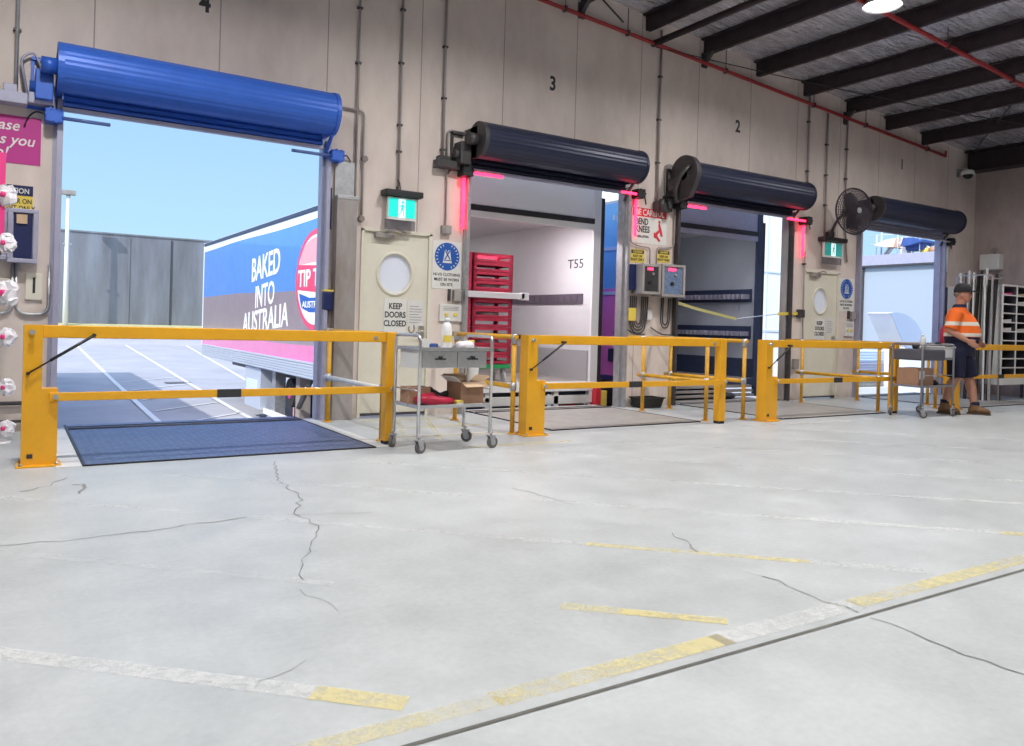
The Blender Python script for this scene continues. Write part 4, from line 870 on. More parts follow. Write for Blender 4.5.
# camera dome on the dock wall near the corner
t = thing('security_camera', 'white dome security camera high in the corner', 'security camera', (15.38, W+.004, 4.23))
m = MB(); m.box(-.06, -.02, -.06, .06, -.001, .1, .01); m.bend([(0, -.02, .05), (0, -.16, .1), (0, -.2, .03)], .02, 8); obj('bracket', m, M_GALV, t)
m = MB(); m.rings([[(r*math.cos(a), -.2+r*math.sin(a), h) for a in [2*PI*k/18 for k in range(18)]] for r, h in ((.03, .06), (.1, .04), (.12, -.02), (.11, -.04))]); obj('housing', m, M_WHITE, t)
m = MB(); m.rings([[(r*math.cos(a), -.2+r*math.sin(a), h) for a in [2*PI*k/18 for k in range(18)]] for r, h in ((.09, -.04), (.08, -.08), (.04, -.115))]); obj('dome', m, M_BLACK, t)

# white unit right of dock 1
t = thing('notice_box', 'white box with a dark side on the wall right of dock 1', 'box', (14.95, W, 1.45))
m = MB(); m.box(.1, -.07, 0, .42, -.001, .6, .006); obj('case', m, M_WHITE, t); m = MB(); m.box(.04, -.06, .02, .1, -.001, .58, .004); obj('side_panel', m, M_NAVY2, t)
t = thing('fire_extinguisher', 'dark red extinguisher below the white box', 'extinguisher', (14.9, W-.1, .85))
m = MB(); m.rings([[(r*math.cos(a), r*math.sin(a), h) for a in [2*PI*k/16 for k in range(16)]] for r, h in ((.05, 0), (.07, .02), (.07, .38), (.03, .45))]); obj('cylinder', m, M_SIGNR, t); m = MB(); m.box(-.02, -.06, .45, .02, .04, .5, .004); obj('valve', m, M_BLACK, t); m = MB(); m.box(-.03, .06, .1, .03, .099, .3); obj('bracket', m, M_DSTEEL, t)
# long strips leaning beside the pigeonhole unit
random.seed(3)
for i in range(17):
    pale = i % 2 == 1; yb = 6.97+.034*i; xb = 14.16+.05*(i % 3); hgt = random.uniform(2.02, 2.3); lean = random.uniform(-.07, .07)
    P0 = Vector((xb, yb, 0)); P1 = Vector((min(14.36, xb+.06), max(6.95, yb+lean), hgt)); d = P1-P0; L = d.length; q = d.to_track_quat('Z', 'Y').to_matrix().to_4x4()
    m = MB()
    if pale: m.box(-.012, -.014, 0, .0, .014, L); m.box(0, -.014, 0, .014, -.009, L); m.box(0, .009, 0, .014, .014, L)
    else: m.box(-.003, -.03, 0, .003, .03, L); m.box(.003, -.01, 0, .009, .01, L)
    m.xf(Matrix.Translation(P0) @ q)
    for v in m.bm.verts: v.co.z = max(v.co.z, 0)
    o = obj('leaning_strip', m, M_WHITE2 if pale else M_RUBBER)
    tag(o, ('pale metal profile' if pale else 'dark rubber strip')+' standing in the bundle beside the pigeonhole unit', 'strip', 'pale metal profiles beside the pigeonholes' if pale else 'dark rubber strips beside the pigeonholes')
t = thing('storage_rack', 'narrow metal rack frame holding the bundle of strips', 'rack', (14.1, 6.93, 0))
m = MB()
for yy in (.0, .6):
    for xx in (0, .29): m.box(xx, yy, 0, xx+.02, yy+.02, 2.18)
m.box(0, 0, 2.16, .02, .62, 2.18); m.box(.29, 0, 2.16, .31, .62, 2.18); obj('frame', m, M_STEEL, t)
for yy in (.0, .6):
    m = MB(); m.box(.02, yy, 2.1, .29, yy+.02, 2.12); obj('rung', m, M_STEEL, t)
t = thing('wall_hood', 'white rounded box on the side wall above the leaning strips', 'box', (XR, 7.86, 2.4))
m = MB(); m.box(-.2, -.16, 0, -.001, .2, .3, .02); obj('case', m, M_WHITE2, t); m = MB(); m.tube([(-.05, 0, .3), (-.05, 0, .42)], .015, 8); m.tube([(-.05, -.04, .4), (-.05, .04, .4)], .012, 8); obj('tap', m, M_GREYC, t)

# pigeonhole shelf
t = thing('pigeonhole_unit', 'white pigeonhole shelving unit behind the gate at the right edge', 'shelving unit', (14.45, 6.93, 0))
m = MB(); W_, H_, D_ = 1.45, 2.0, .34; zb = .42
m.box(0, 0, zb-.02, .03, D_, H_); m.box(W_-.03, 0, zb-.02, W_, D_, H_); m.box(.03, D_-.01, zb, W_-.03, D_, H_); m.box(0, 0, H_, W_, D_, H_+.025); m.box(0, 0, .28, W_, D_, zb-.02)
obj('carcass', m, M_WHITE, t)
cols = [.03, .5, .97, W_-.03]
for c in (.5, .97):
    m = MB(); m.box(c-.01, .012, zb, c+.01, D_-.017, H_); m.mi = 1; m.box(c-.014, 0, zb, c+.014, .012, H_); obj('divider', m, [M_TRAY, M_WHITE], t)
for k in range(1, 10):
    z = zb+(H_-zb)*k/10
    m = MB(); m.box(.03, .014, z-.005, W_-.03, D_-.017, z+.005); m.mi = 1; m.box(.03, .002, z-.011, W_-.03, .014, z+.011); obj('shelf', m, [M_TRAY, M_WHITE], t)
for xx in (.02, W_-.06):
    for yy in (.02, D_-.06):
        m = MB(); m.box(xx, yy, 0, xx+.04, yy+.04, .28); obj('leg', m, M_DSTEEL, t)
m = MB(); m.box(.03, D_-.016, zb, W_-.03, D_-.011, H_); obj('back_lining', m, M_TRAY, t, label='dark backs of the pigeonholes')
for k, (c, r_, mm) in enumerate(((0, 9, M_PINKP), (0, 6, M_WHITE2), (1, 8, M_WHITE2), (0, 3, M_CARD2), (1, 5, M_WHITE2), (0, 5, M_WHITE2), (1, 9, M_CARD2))):
    z = zb+(H_-zb)*r_/10+.006; x = 14.45+cols[c]+.05; m = MB(); m.box(0, 0, 0, .3, .22, .02+.01*(k % 3), .003)
    for v in m.bm.verts: v.co.z += v.co.x*.08 if v.co.z > .015 else 0
    o = obj('paper_stack', m, mm, loc=(x, 6.96, z)); tag(o, ['pink paper in the top left pigeonhole', 'white papers in the fourth row, left pigeonhole', 'white papers in the second row, middle pigeonhole', 'tan papers low in the left pigeonholes', 'white papers in the middle column, fifth row down', 'white papers in the left column, fifth row down', 'tan papers in the top middle pigeonhole'][k], 'papers', 'papers in the pigeonholes')

# black tub at the wall between docks 3 and 2
t = thing('floor_tub', 'low black plastic tub on the floor between docks 3 and 2', 'tub', (7.4, 8.1, 0))
m = MB(); m.rings([[(sx*(.16+d)*1, sy*(.1+d), z) for sx, sy in ((-1, -1), (1, -1), (1, 1), (-1, 1))] for d, z in ((0, 0), (.03, .13), (.045, .13), (.045, .145), (.02, .145), (-.01, .02))], cap=True, smooth=False); obj('body', m, M_BLACK, t)
# strap across dock 2
def strap(P, label, m_=M_STRAP, wd=.022, grp=None):
    m = MB(); rings = []
    for p in P: p = Vector(p); rings.append([p+Vector(q) for q in ((0, 0, -wd), (0, .004, -wd), (0, .004, wd), (0, 0, wd))])
    m.rings(rings, smooth=False); o = obj('safety_strap', m, m_); return tag(o, label, 'strap', grp)
strap([(8.04, W-.05, 1.46), (8.5, W-.02, 1.38), (8.95, W+.01, 1.32), (9.35, W+.04, 1.27)], 'faded green strap hanging into dock 2')
strap([(10.2, W-.05, 1.37), (10.5, W-.05, 1.385), (10.78, W-.03, 1.395)], 'yellow strap hooked to the wall right of dock 2', M_SIGNY)
m = MB(); m.tube([(9.35, W+.04, 1.27), (10.2, W-.05, 1.37)], .006, 6); o = obj('cord', m, M_SKYBL); tag(o, 'thin cord joining the straps across dock 2', 'cord')
m = MB(); m.box(10.7, W-.07, 1.33, 10.84, W-.001, 1.46, .01); o = obj('strap_hook', m, M_DSTEEL); tag(o, 'dark hook box holding the yellow strap right of dock 2', 'hook')
m = MB(); m.box(10.63, W-.06, .5, 10.74, W-.001, .66, .006); o = obj('socket_box', m, M_GREYC); tag(o, 'grey socket low on the wall right of dock 2', 'socket')

# ================================================================== TRAILERS
def trailer(x0, x1, y0, y1, zf, zc, m_side, m_in, m_frame, m_head, label, zskirt=.02, tilt=0, header=(2.6, 3.24), m_back=None):
    t = thing('semi_trailer', label, 'trailer', (0, 0, 0)); k = .05
    m = MB(); m.box(x0, y0, .26, x0+k, y1, 3.05); obj('left_side', m, m_side, t)
    m = MB(); m.box(x1-k, y0, zf-.1, x1, y1, 3.05); obj('right_side', m, m_side, t)
    m = MB(); m.box(x0+k, y0+.02, zf, x0+k+.012, y1-.1, zc); m.box(x1-k-.012, y0+.02, zf, x1-k, y1-.1, zc); obj('inner_lining', m, m_in, t)
    m = MB(); m.box(x0+k, y0, zc, x1-k, y1, zc+.1); m.box(x0, y0, 3.05, x1, y1, 3.09); obj('roof', m, M_TINT, t)
    m = MB(); m.box(x0+k, y0, zf-.12, x1-k, y1, zf); obj('deck', m, M_GREYC, t)
    m = MB(); m.box(x0+k, y1-.1, zf, x1-k, y1-.05, zc); obj('bulkhead', m, m_back or m_in, t)
    m = MB(); m.box(x0-.01, y1, .26, x1+.01, y1+.05, 3.1); obj('front_wall', m, M_WHITE, t)
    for a, b in ((x0, x0+.12), (x1-.13, x1)):
        m = MB(); m.box(a, y0-.04, zf-.3, b, y0, header[1], .004); obj('rear_post', m, m_frame, t)
    m = MB(); m.box(x0+.12, y0-.03, header[0], x1-.13, y0, header[1]); obj('header_panel', m, m_head, t)
    m = MB(); m.box(x0+.12, y0-.05, header[0]-.15, x1-.13, y0-.002, header[0]-.065, .004); obj('header_beam', m, m_frame if m_frame is M_WHITE else m_head, t)
    m = MB(); m.box(x0+.12, y0-.06, header[0]-.065, x1-.13, y0-.0, header[0]+.01, .004); obj('header_seal', m, M_BLACK, t)
    m = MB(); m.box(x0, y0-.05, zf-.13, x1, y0, zf-.0, .006); obj('rear_sill', m, m_frame, t)
    m = MB(); m.box(x0-.045, y0-.03, .3, x0-.005, y0+.1, 3.0); obj('door_seal', m, M_BLACK, t); m = MB(); m.box(x1+.005, y0-.03, .1, x1+.07, y0+.05, 2.92); obj('door_seal', m, M_BLACK, t)
    # chassis and wheels
    m = MB(); cx = (x0+x1)/2
    for s_ in (-1, 1): m.box(cx+s_*.45-.06, y0+.1, -.25, cx+s_*.45+.06, y1-.3, zf-.12)
    obj('chassis', m, M_DSTEEL, t)
    for i, yy in enumerate((y0+1.9, y0+3.2)):
        for s_ in (x0+.2, x1-.2):
            m = MB(); m.tube([(s_-.13, yy, -.7), (s_+.13, yy, -.7)], .49, 28); w_ = obj('wheel', m, M_RUBBER, t); m = MB(); m.tube([(s_-.14, yy, -.7), (s_+.14, yy, -.7)], .26, 20); obj('rim', m, M_GALV, w_)
    return t
T3 = trailer(4.55, 7.08, 8.85, 23.1, .31, 2.62, M_LIVERY, M_TINT, M_WHITE, mat('bright_white_panel', (.92, .92, .95), .3), 'bread delivery trailer with blue, brown and pink sides backed to dock 3', m_back=M_PURP)
m = MB()
for k in range(6): m.box(4.52, 8.9, .02+.05*k, 4.545, 23.1, .06+.05*k, .004)
m.box(4.55, 8.9, .0, 4.57, 23.1, .28); obj('side_skirt', m, M_SKIRT, T3, label='pale ribbed metal side skirt')
m = MB(); m.box(4.53, 8.9, 3.0, 4.6, 23.1, 3.08, .01); obj('roof_edge_rail', m, M_NAVY2, T3)
SIDE = (PI/2, 0, -PI/2)
def side_text(s_, ya, yb, za, zb, slope=0, bold=.018):
    o = text('lettering', s_, (4.546, ya, za), 1, M_WHITE, T3, SIDE, bold=bold, thick=.002); b = o.dimensions; me = o.data
    xs = [v.co.x for v in me.vertices]; ys = [v.co.y for v in me.vertices]
    for v in me.vertices: v.co.x = (v.co.x-min(xs))/(max(xs)-min(xs))*(ya-yb); v.co.y = (v.co.y-min(ys))/(max(ys)-min(ys))*(zb-za)+slope*v.co.x
    return o
side_text('BAKED', 17.95, 15.8, 1.86, 2.38, .06); side_text('INTO', 17.6, 16.15, 1.27, 1.76, .07); side_text('AUSTRALIA', 18.65, 15.15, .68, 1.16, .07)
# make strokes heavier with a second pass slightly offset
def disc_side(y, z, ry, rz, mm, name, x, a0=0, a1=2*PI):
    m = MB(); n_ = 40; P = [(y+ry*math.cos(a0+(a1-a0)*k/n_), z+rz*math.sin(a0+(a1-a0)*k/n_)) for k in range(n_)]; m.prism(P, 0, x-.003, x); return obj(name, m, mm, T3)
disc_side(13.62, 1.78, 1.12, .9, M_LOGOR, 'logo_ring', 4.548); disc_side(13.62, 1.78, 1.0, .8, M_WHITE, 'logo_disc', 4.544)
disc_side(13.62, 2.08, .86, .45, mat('logo_pale_red', (.8, .35, .4), .3), 'logo_band', 4.540, 0, PI)
m = MB(); m.prism([(14.62, 1.62), (12.6, 1.5), (12.6, 1.98), (14.55, 2.08)], 0, 4.534, 4.537); obj('logo_red_bar', m, M_LOGOR, T3)
o = side_text('TIP TOP', 14.56, 12.7, 1.66, 1.98); o.data.materials[0] = M_WHITE; o.location.x = 4.533
m = MB(); m.prism([(14.5, 1.55), (13.9, 1.46), (12.8, 1.46), (12.8, 1.2), (13.9, 1.2), (14.35, 1.28)], 0, 4.538, 4.541); obj('logo_ribbon', m, M_BLUESIGN, T3)
o = side_text('AUSTRALIA', 14.3, 12.9, 1.28, 1.4); o.location.x = 4.534
text('lettering', 'T55', (7.0165, 9.5, 1.94), .19, M_INK, T3, (PI/2, 0, -PI/2), bold=.0, sx=1.3, thick=.001)
# trailer 3 fittings seen from dock 3
m = MB(); m.box(6.995, 9.1, 1.42, 7.016, 20, 1.56); 
for k in range(60): m.box(6.985, 9.2+.16*k, 1.45, 6.996, 9.26+.16*k, 1.53)
obj('cargo_rail', m, mat('purple_grey_rail', (.16, .13, .17), .5, .3), T3); m = MB(); m.box(6.99, 9.1, .86, 7.016, 20, .92); obj('rub_strip', m, M_DSTEEL, T3)
m = MB(); m.box(6.994, 8.95, .31, 7.016, 22, .74); obj('kick_panel', m, mat('kick_plate_panel', (.5, .5, .52), .35, .3), T3)
m = MB(); m.box(6.72, 8.8, 3.08, 6.9, 8.815, 3.16); obj('maker_plate', m, M_SKYBL, T3)
m = MB(); m.box(4.7, 8.775, 2.9, 4.82, 8.79, 2.92); m.tube([(4.85, 8.77, 2.93), (4.85, 8.77, 3.2)], .004, 6); obj('latch', m, M_INK, T3)
# underrun frame at the rear
m = MB(); m.box(4.55, 8.83, -.0, 7.05, 8.9, .12, .006)
for xx in (4.7, 5.25, 5.8, 6.35, 6.95): m.box(xx, 8.83, -.3, xx+.08, 8.9, .18, .004)
obj('underrun_bar', m, M_WHITE2, T3)
for i, (xx, mm) in enumerate(((4.95, M_BLUEP), (5.95, M_BLUEP), (6.5, M_SIGNR))):
    m = MB(); m.box(xx, 8.95, -.35, xx+.32, 9.1, .1, .01); obj('tail_lamp', m, mm, T3)
m = MB(); m.box(7.0, 8.72, -.15, 7.09, 8.84, .22, .004); obj('red_marker', m, M_SIGNR, T3); m = MB(); m.box(7.1, 8.72, -.15, 7.2, 8.84, .18, .004); obj('yellow_marker', m, M_SIGNY, T3)
# underbody seen past dock 4
m = MB(); m.box(4.62, 17.3, -.92, 5.0, 18.6, -.02, .01); b_ = obj('tool_locker', m, M_SKIRT, T3)
m = MB(); m.box(4.6, 17.5, -.6, 4.62, 18.4, -.3, .004); obj('locker_door', m, M_SKYBL, b_)
for yy in (16.75, 15.1):
    m = MB(); m.box(4.75, yy-.12, -1.0, 4.98, yy+.12, .1, .01); m.box(4.68, yy-.2, -1.18, 5.05, yy+.2, -1.0, .01); obj('landing_leg', m, M_GREYC if yy < 16 else M_GALV, T3)
m = MB(); m.box(4.7, 15.1, -1.0, 4.76, 17.4, -.88, .01); obj('side_guard', m, M_WHITE2, T3)
m = MB(); m.tube([(4.7, 14.1, .0), (4.72, 14.9, -.62)], .05, 8); obj('brace', m, M_DSTEEL, T3)
m = MB(); m.tube([(4.9, 16.1, -.45), (5.2, 16.1, -.45)], .3, 20); m.mi = 1; m.tube([(4.89, 16.1, -.45), (5.21, 16.1, -.45)], .12, 12); obj('spare_wheel', m, [M_RUBBER, M_PINK], T3)

T2_ = trailer(8.03, 10.68, 9.0, 22, .3, 2.8, M_LIVERY2, M_TINTG, M_NAVY2, M_LAV, 'trailer with pink and blue side and dark open rear at dock 2', header=(2.74, 3.1))
m = MB()
for z0 in (1.58, .95):
    m.mi = 0; m.box(10.59, 9.1, z0, 10.612, 20, z0+.22)
    m.mi = 1
    for k in range(100): m.box(10.424, 9.13+.1*k, z0+.05, 10.59, 9.17+.1*k, z0+.13)
obj('cargo_rail', m, [M_NAVY2, M_LAV], T2_)
m = MB(); m.box(10.59, 9.02, .3, 10.612, 21, .62); obj('kick_panel', m, M_NAVY2, T2_)
m = MB()
for k, z in enumerate((-.05, .02, .09, .16)): m.box(8.1, 8.78+.03*k, z, 10.4, 8.95, z+.04, .003)
obj('step_boards', m, M_GREYC, T2_)
m = MB(); m.ball((9.65, 8.7, .05), (.16, .08, .06), 10, 6); o = obj('rag_bundle', m, M_BLACK); tag(o, 'dark bundle with white rag at the lip of dock 2', 'bundle')
m = MB()
for y_, z in ((9.3, 2.3), (9.3, 1.6)): m.box(8.015, y_, z, 8.03, 9.9, z+.05)
m.box(8.01, 9.45, .75, 8.03, 9.6, .95); obj('side_fittings', m, M_SKYBL, T2_)
m = MB(); m.tube([(8.0, 9.5, 1.0), (8.03, 9.5, 1.0)], .07, 14); m.box(8.005, 9.35, .55, 8.03, 9.42, .85); m.box(8.005, 9.6, .55, 8.03, 9.7, .75); obj('side_lamps', m, M_NAVY2, T2_)
m = MB(); [m.box(8.024, 9.15+.1*k, 2.75+.03*(k % 2), 8.03, 9.2+.1*k, 2.82+.02*(k % 3)) for k in range(6)]; obj('white_marks', m, M_WHITE, T2_)

T5_ = trailer(-2.75, -.2, 13.5, 29.5, .3, 2.85, M_TINT, M_TINT, M_WHITE, M_WHITE, 'unseen white trailer added left of dock 4 to shade the yard')  # added out of view to cast a shadow over the near yard
for T_, x_, y_, pw in ((T3, 6.0, 9.08, 36), (T3, 5.8, 13.5, 14), (T2_, 9.2, 9.2, 9)):  # added unseen lamps that brighten the trailer interiors
    m = MB(); zc_ = 2.615 if T_ is T3 else 2.795; m.box(x_-.3, y_-.06, zc_-.04, x_+.3, y_+.06, zc_, .01); o = obj('added_fill_lamp', m, M_LAMP, T_)
    ld = bpy.data.lights.new('added_fill_light', 'AREA'); ld.shape = 'RECTANGLE'; ld.size = .6; ld.size_y = .12; ld.energy = pw; ld.color = (1, .93, .97)
    lo = bpy.data.objects.new('added_fill_light', ld); COL.objects.link(lo); lo.parent = o; lo.location = (x_, y_, zc_-.05)

# red bread crates in trailer 3
def crate_mesh(lx, ly, h):
    m = MB(); k = .014
    m.box(-lx/2, -ly/2, 0, lx/2, ly/2, .008)
    for z0, z1 in ((0, .036), (h-.042, h-.003)):
        m.box(-lx/2, -ly/2, z0, lx/2, -ly/2+k, z1); m.box(-lx/2, ly/2-k, z0, lx/2, ly/2, z1); m.box(-lx/2, -ly/2, z0, -lx/2+k, ly/2, z1); m.box(lx/2-k, -ly/2, z0, lx/2, ly/2, z1)
    for sx in (-1, 1):
        for sy in (-1, 1):
            a, b = sx*lx/2, sy*ly/2; m.box(min(a, a-sx*.05), min(b, b-sy*k*1.3), 0, max(a, a-sx*.05), max(b, b-sy*k*1.3), h-.004); m.box(min(a, a-sx*k*1.3), min(b, b-sy*.05), 0, max(a, a-sx*k*1.3), max(b, b-sy*.05), h-.004)
    m.box(-.02, -ly/2, 0, .02, -ly/2+k, h-.004) if lx < .5 else None
    return m
HC = .124; z0c = .545
for ci, (cx, cy, lx, ly) in enumerate(((5.5, 9.32, .62, .4), (4.96, 9.42, .4, .6))):
    first = None
    for k in range(12 if ci == 0 else 12):
        lab = 'red bread crate, %s of the %s stack in dock 3' % (['lowest', 'second from bottom', 'third from bottom', 'fourth from bottom', 'fifth from bottom', 'sixth from bottom', 'sixth from top', 'fifth from top', 'fourth from top', 'third from top', 'second from top', 'topmost'][k], 'wide right' if ci == 0 else 'half hidden left')
        if first is None:
            o = obj('bread_crate', crate_mesh(lx, ly, HC), M_CRATE); first = o
        else: o = first.copy(); COL.objects.link(o)
        o.location = (cx, cy, z0c+HC*k); tag(o, lab, 'crate', 'red bread crates stacked in the dock 3 trailer')
    for k in (1, 2, 5, 8):
        m = MB(); m.ball((0, 0, .045), (lx*.36, ly*.36, .042), 12, 7)
        o = obj('bread_bag', m, M_BAG, loc=(cx, cy, z0c+HC*k+.01)); tag(o, 'bagged loaf inside the %s crate of the %s stack' % ({1: 'second lowest', 2: 'third lowest', 5: 'sixth lowest', 8: 'ninth lowest'}[k], 'right' if ci == 0 else 'left'), 'bread', 'bagged loaves in the red crates')
    t = thing('crate_dolly', 'green wheeled dolly under the %s red crate stack' % ('right' if ci == 0 else 'left'), 'dolly', (cx, cy, .31), 0, 'green crate dollies')
    m = MB(); m.box(-lx/2, -ly/2, .17, lx/2, ly/2, .225, .006); obj('deck', m, M_GREEN, t)
    for sx in (-1, 1):
        for sy in (-1, 1):
            m = MB(); m.tube([(sx*(lx/2-.07)-.015, sy*(ly/2-.07), .06), (sx*(lx/2-.07)+.015, sy*(ly/2-.07), .06)], .06, 16); w_ = obj('wheel', m, M_WHITE2, t); m = MB(); m.box(sx*(lx/2-.07)-.03, sy*(ly/2-.07)-.03, .1, sx*(lx/2-.07)+.03, sy*(ly/2-.07)+.03, .17); obj('fork', m, M_GALV, w_)
m = MB(); m.box(4.62, 9.02, 1.43, 5.95, 9.08, 1.51, .004); m.box(5.9, 9.02, 1.42, 6.02, 9.09, 1.52, .004); o = obj('load_bar', m, M_TINT); tag(o, 'white load bar across the red crates in dock 3', 'load bar')

# ================================================================== YARD
def gz(y): return -1.2 if y < 22 else (-1.2+.4*(y-22)/30 if y < 52 else -.8+1.15*min(1, (y-52)/7))
g = MB(); ys = [WB, 12, 22, 32, 42, 52, 55, 59, 75]; xs = [-60, -20, 0, 10, 20, 40, 70, 120]
V = [[g.bm.verts.new((x, y, gz(y))) for x in xs] for y in ys]
for j in range(len(ys)-1):
    for i in range(len(xs)-1): g.bm.faces.new((V[j][i], V[j][i+1], V[j+1][i+1], V[j+1][i])).material_index = 1 if ys[j] >= 55 else 0
g.mi = 2
def yl(xa, ya, xb, yb, wd, z=.02):
    a = Vector((xa, ya, gz(ya)+z)); b = Vector((xb, yb, gz(yb)+z)); d = (b-a); d.z = 0; d.normalize(); n_ = Vector((-d.y, d.x, 0))*wd/2; k = 5
    for i in range(k):
        p = a.lerp(b, i/k); q = a.lerp(b, (i+1)/k); p.z = gz(p.y)+z; q.z = gz(q.y)+z; g.poly([p-n_, q-n_, q+n_, p+n_])
for xa, ya, xb, yb in ((2.6, 11, 3.3, 52), (4.4, 12, 5.9, 52), (6.6, 24, 9.3, 52), (10.5, 24, 13.5, 52), (-2, 12, -.5, 52)): yl(xa, ya, xb, yb, .13)
for k in range(5): yl(2.9+.05*k, 17.5+2.6*k, 4.7+.1*k, 19.2+2.6*k, .07)
g.mi = 3; yl(4.3, 27.5, 5.1, 27.5, .5, .021)
tag(obj('ground', g, [M_ASPH, M_VERGE, M_WHITE, mat('drain_cover', (.15, .15, .17), .8)]), 'pale concrete yard with white parking lines rising to the far wall', 'ground', None, 'structure')
m = MB(); m.box(-8.2, WB, -1.25, XR+.3, WB+.05, -.001); tag(obj('wall_dock_face', m, M_GREYC), 'grey concrete face of the dock below floor level', 'wall', None, 'structure')
t = thing('retaining_wall', 'tall stained concrete retaining wall across the far side of the yard', 'retaining wall', (0, 60, 0))
m = MB(); m.box(-60, 0, -.8, 26, .4, 6.45); obj('panel', m, M_YARDW, t)
for x in (-5, 1.2, 6.9, 9.6, 14):
    m = MB(); m.box(x-.06, -.04, .2, x+.06, -.001, 6.3); obj('joint', m, M_DSTEEL if x == 9.6 else M_YARDW, t)
m = MB(); m.box(-60, -.06, 6.45, 26, .46, 6.55); obj('coping', m, M_YARDW, t)
p = on(65, 323, 1, 58.3)
t = thing('light_pole', 'tall white floodlight pole in front of the far retaining wall', 'light pole', (p.x, 58.3, gz(58.3)))
h_ = on(69, 195, 1, 58.3).z-gz(58.3); m = MB(); m.tube([(0, 0, 0), (0, 0, h_)], [.16, .1], 12); obj('pole', m, M_WHITE, t)
m = MB(); m.box(-.42, -.25, h_, .42, .2, h_+.3, .03); m.box(-.12, -.1, h_-.1, .12, .1, h_); obj('floodlight', m, M_GREYC, t)
m = MB(); m.box(-.25, -.1, h_*.62, .25, .1, h_*.62+.08); obj('crossbar', m, M_GALV, t)
# pink barrier and posts at the lip of dock 4
t = thing('dock_barrier', 'pale pink and white barrier frame behind the right side of dock 4', 'barrier', (5.35, 17.2, -1.2))
m = MB(); m.box(.0, 0, 0, .1, .1, .95); m.box(.0, 0, .85, .6, .1, .93); m.box(.5, 0, 0, .6, .1, .95); obj('frame', m, mat('faded_pink_paint', (.75, .4, .42), .6), t)
m = MB(); m.box(.15, .02, .0, .45, .08, .7); obj('panel', m, M_NAVY2, t)

# things seen through dock 1
t = thing('site_building', 'long white site building across the yard beyond dock 1', 'building', (26, 0, 0))
m = MB(); m.box(0, 12.5, -1.0, 14, 19.5, 3.52); obj('wall', m, mat('pale_blue_white_cladding', (.33, .39, .46), .5), t)
m = MB(); m.box(-.15, 12.3, 3.53, 14.2, 19.7, 3.92, .01); obj('roof_band', m, M_LAV, t)
m = MB(); m.box(-.1, 17.2, -.9, 0, 17.3, 3.5); m.box(-.16, 12.3, 3.5, 0, 19.7, 3.56); obj('gutter', m, M_DSTEEL, t)
p = on(906, 240, 0, 26.5); q = on(906, 262, 0, 26.5)
t = thing('canvas_shade', 'tan and blue canopy on a white post above the site building', 'canopy', (26.5, p.y, 3.93))
zt = p.z-3.93; m = MB(); m.box(-.12, -.12, 0, .12, .12, zt+.1); obj('post', m, M_WHITE, t)
for s_, mm, nm in ((1, M_TANC, 'tan_canopy'), (-1, M_BLUEP, 'blue_canopy')):
    m = MB(); m.rings([[(dx, s_*yy, zz) for dx, zz in ((-.55, zt-.28+.1*u), (.55, zt-.28+.1*u), (.4, zt+.05-.12*u), (-.4, zt+.05-.12*u))] for yy, u in ((.13, 0), (.5, .3), (.85, 1.2))], smooth=False); obj(nm, m, mm, t)
m = MB(); m.box(-.3, -.75, .12, .3, -.15, .42, .05); obj('blue_tank', m, M_BLUEP, t)
m = MB(); m.tube([(0, -.3, .6), (0, -1.1, 0.0)], .03, 6); m.tube([(0, -.2, 0.0), (0, -.6, .5)], .03, 6); obj('strut', m, M_SKYBL, t)
t = thing('roof_railing', 'thin metal railing and mast on the white site building roof', 'railing', (26.2, 16.3, 3.93))
m = MB()
for yy in (-1.0, -.2, .6): m.tube([(0, yy, 0), (0, yy, .75)], .02, 6)
for zz in (.4, .72): m.tube([(0, -1.0, zz), (0, .9, zz)], .015, 6)
m.tube([(.3, .6, 0), (.3, .6, 1.0)], .03, 6); m.box(.2, .2, .98, .4, .9, 1.06); obj('rails', m, M_SKYBL, t)
m = MB(); m.tube([(0, .2, 0), (0, -.1, .35)], .05, 6); m.tube([(0, .3, 0), (0, .0, .4)], .04, 6); obj('brace', m, M_GALV, t)
for k, (dy, c) in enumerate(((15.3, M_SIGNY), (15.0, M_CARD), (14.75, M_SIGNY))):
    m = MB(); m.ball((0, 0, .12), (.12, .16, .12), 8, 6); o = obj('roof_bag', m, c, loc=(26.5, dy, 3.925)); tag(o, ['yellow bag on the roof band, left of the brown one', 'brown bag on the roof band of the site building', 'yellow bag on the roof band nearest the white post'][k], 'bag', 'small bags on the site building roof')
# the rounded white hood
t = thing('ventilation_hood', 'white drum shaped ventilation hood outside dock 1', 'hood', (0, 0, 0))
y0 = 14.0; c = on(899, 347, 1, y0); pts = []
A = on(891, 314, 1, y0); B = on(905, 346, 1, y0); r = 1.14
cc = on(896, 349, 1, y0)
for k in range(19):
    a = math.radians(106-106*k/18-8*k/18); pts.append((cc.x+1.55*math.cos(a), cc.z+1.12*math.sin(a)))
poly = [(B.x, B.z-.02), (A.x, A.z)] + pts
m = MB(); m.prism(poly, 1, y0+.015, y0+.76); obj('drum', m, M_WHITE, t)
m = MB(); m.prism(poly, 1, y0, y0+.014); obj('end_disc', m, mat('shaded_white_drum', (.36, .43, .58), .5), t)  # white end face, its bluish shade painted into the colour
m = MB(); m.box(B.x, y0+.02, -.95, cc.x+1.5, y0+.74, B.z-.03, .01); obj('base', m, M_WHITE, t)
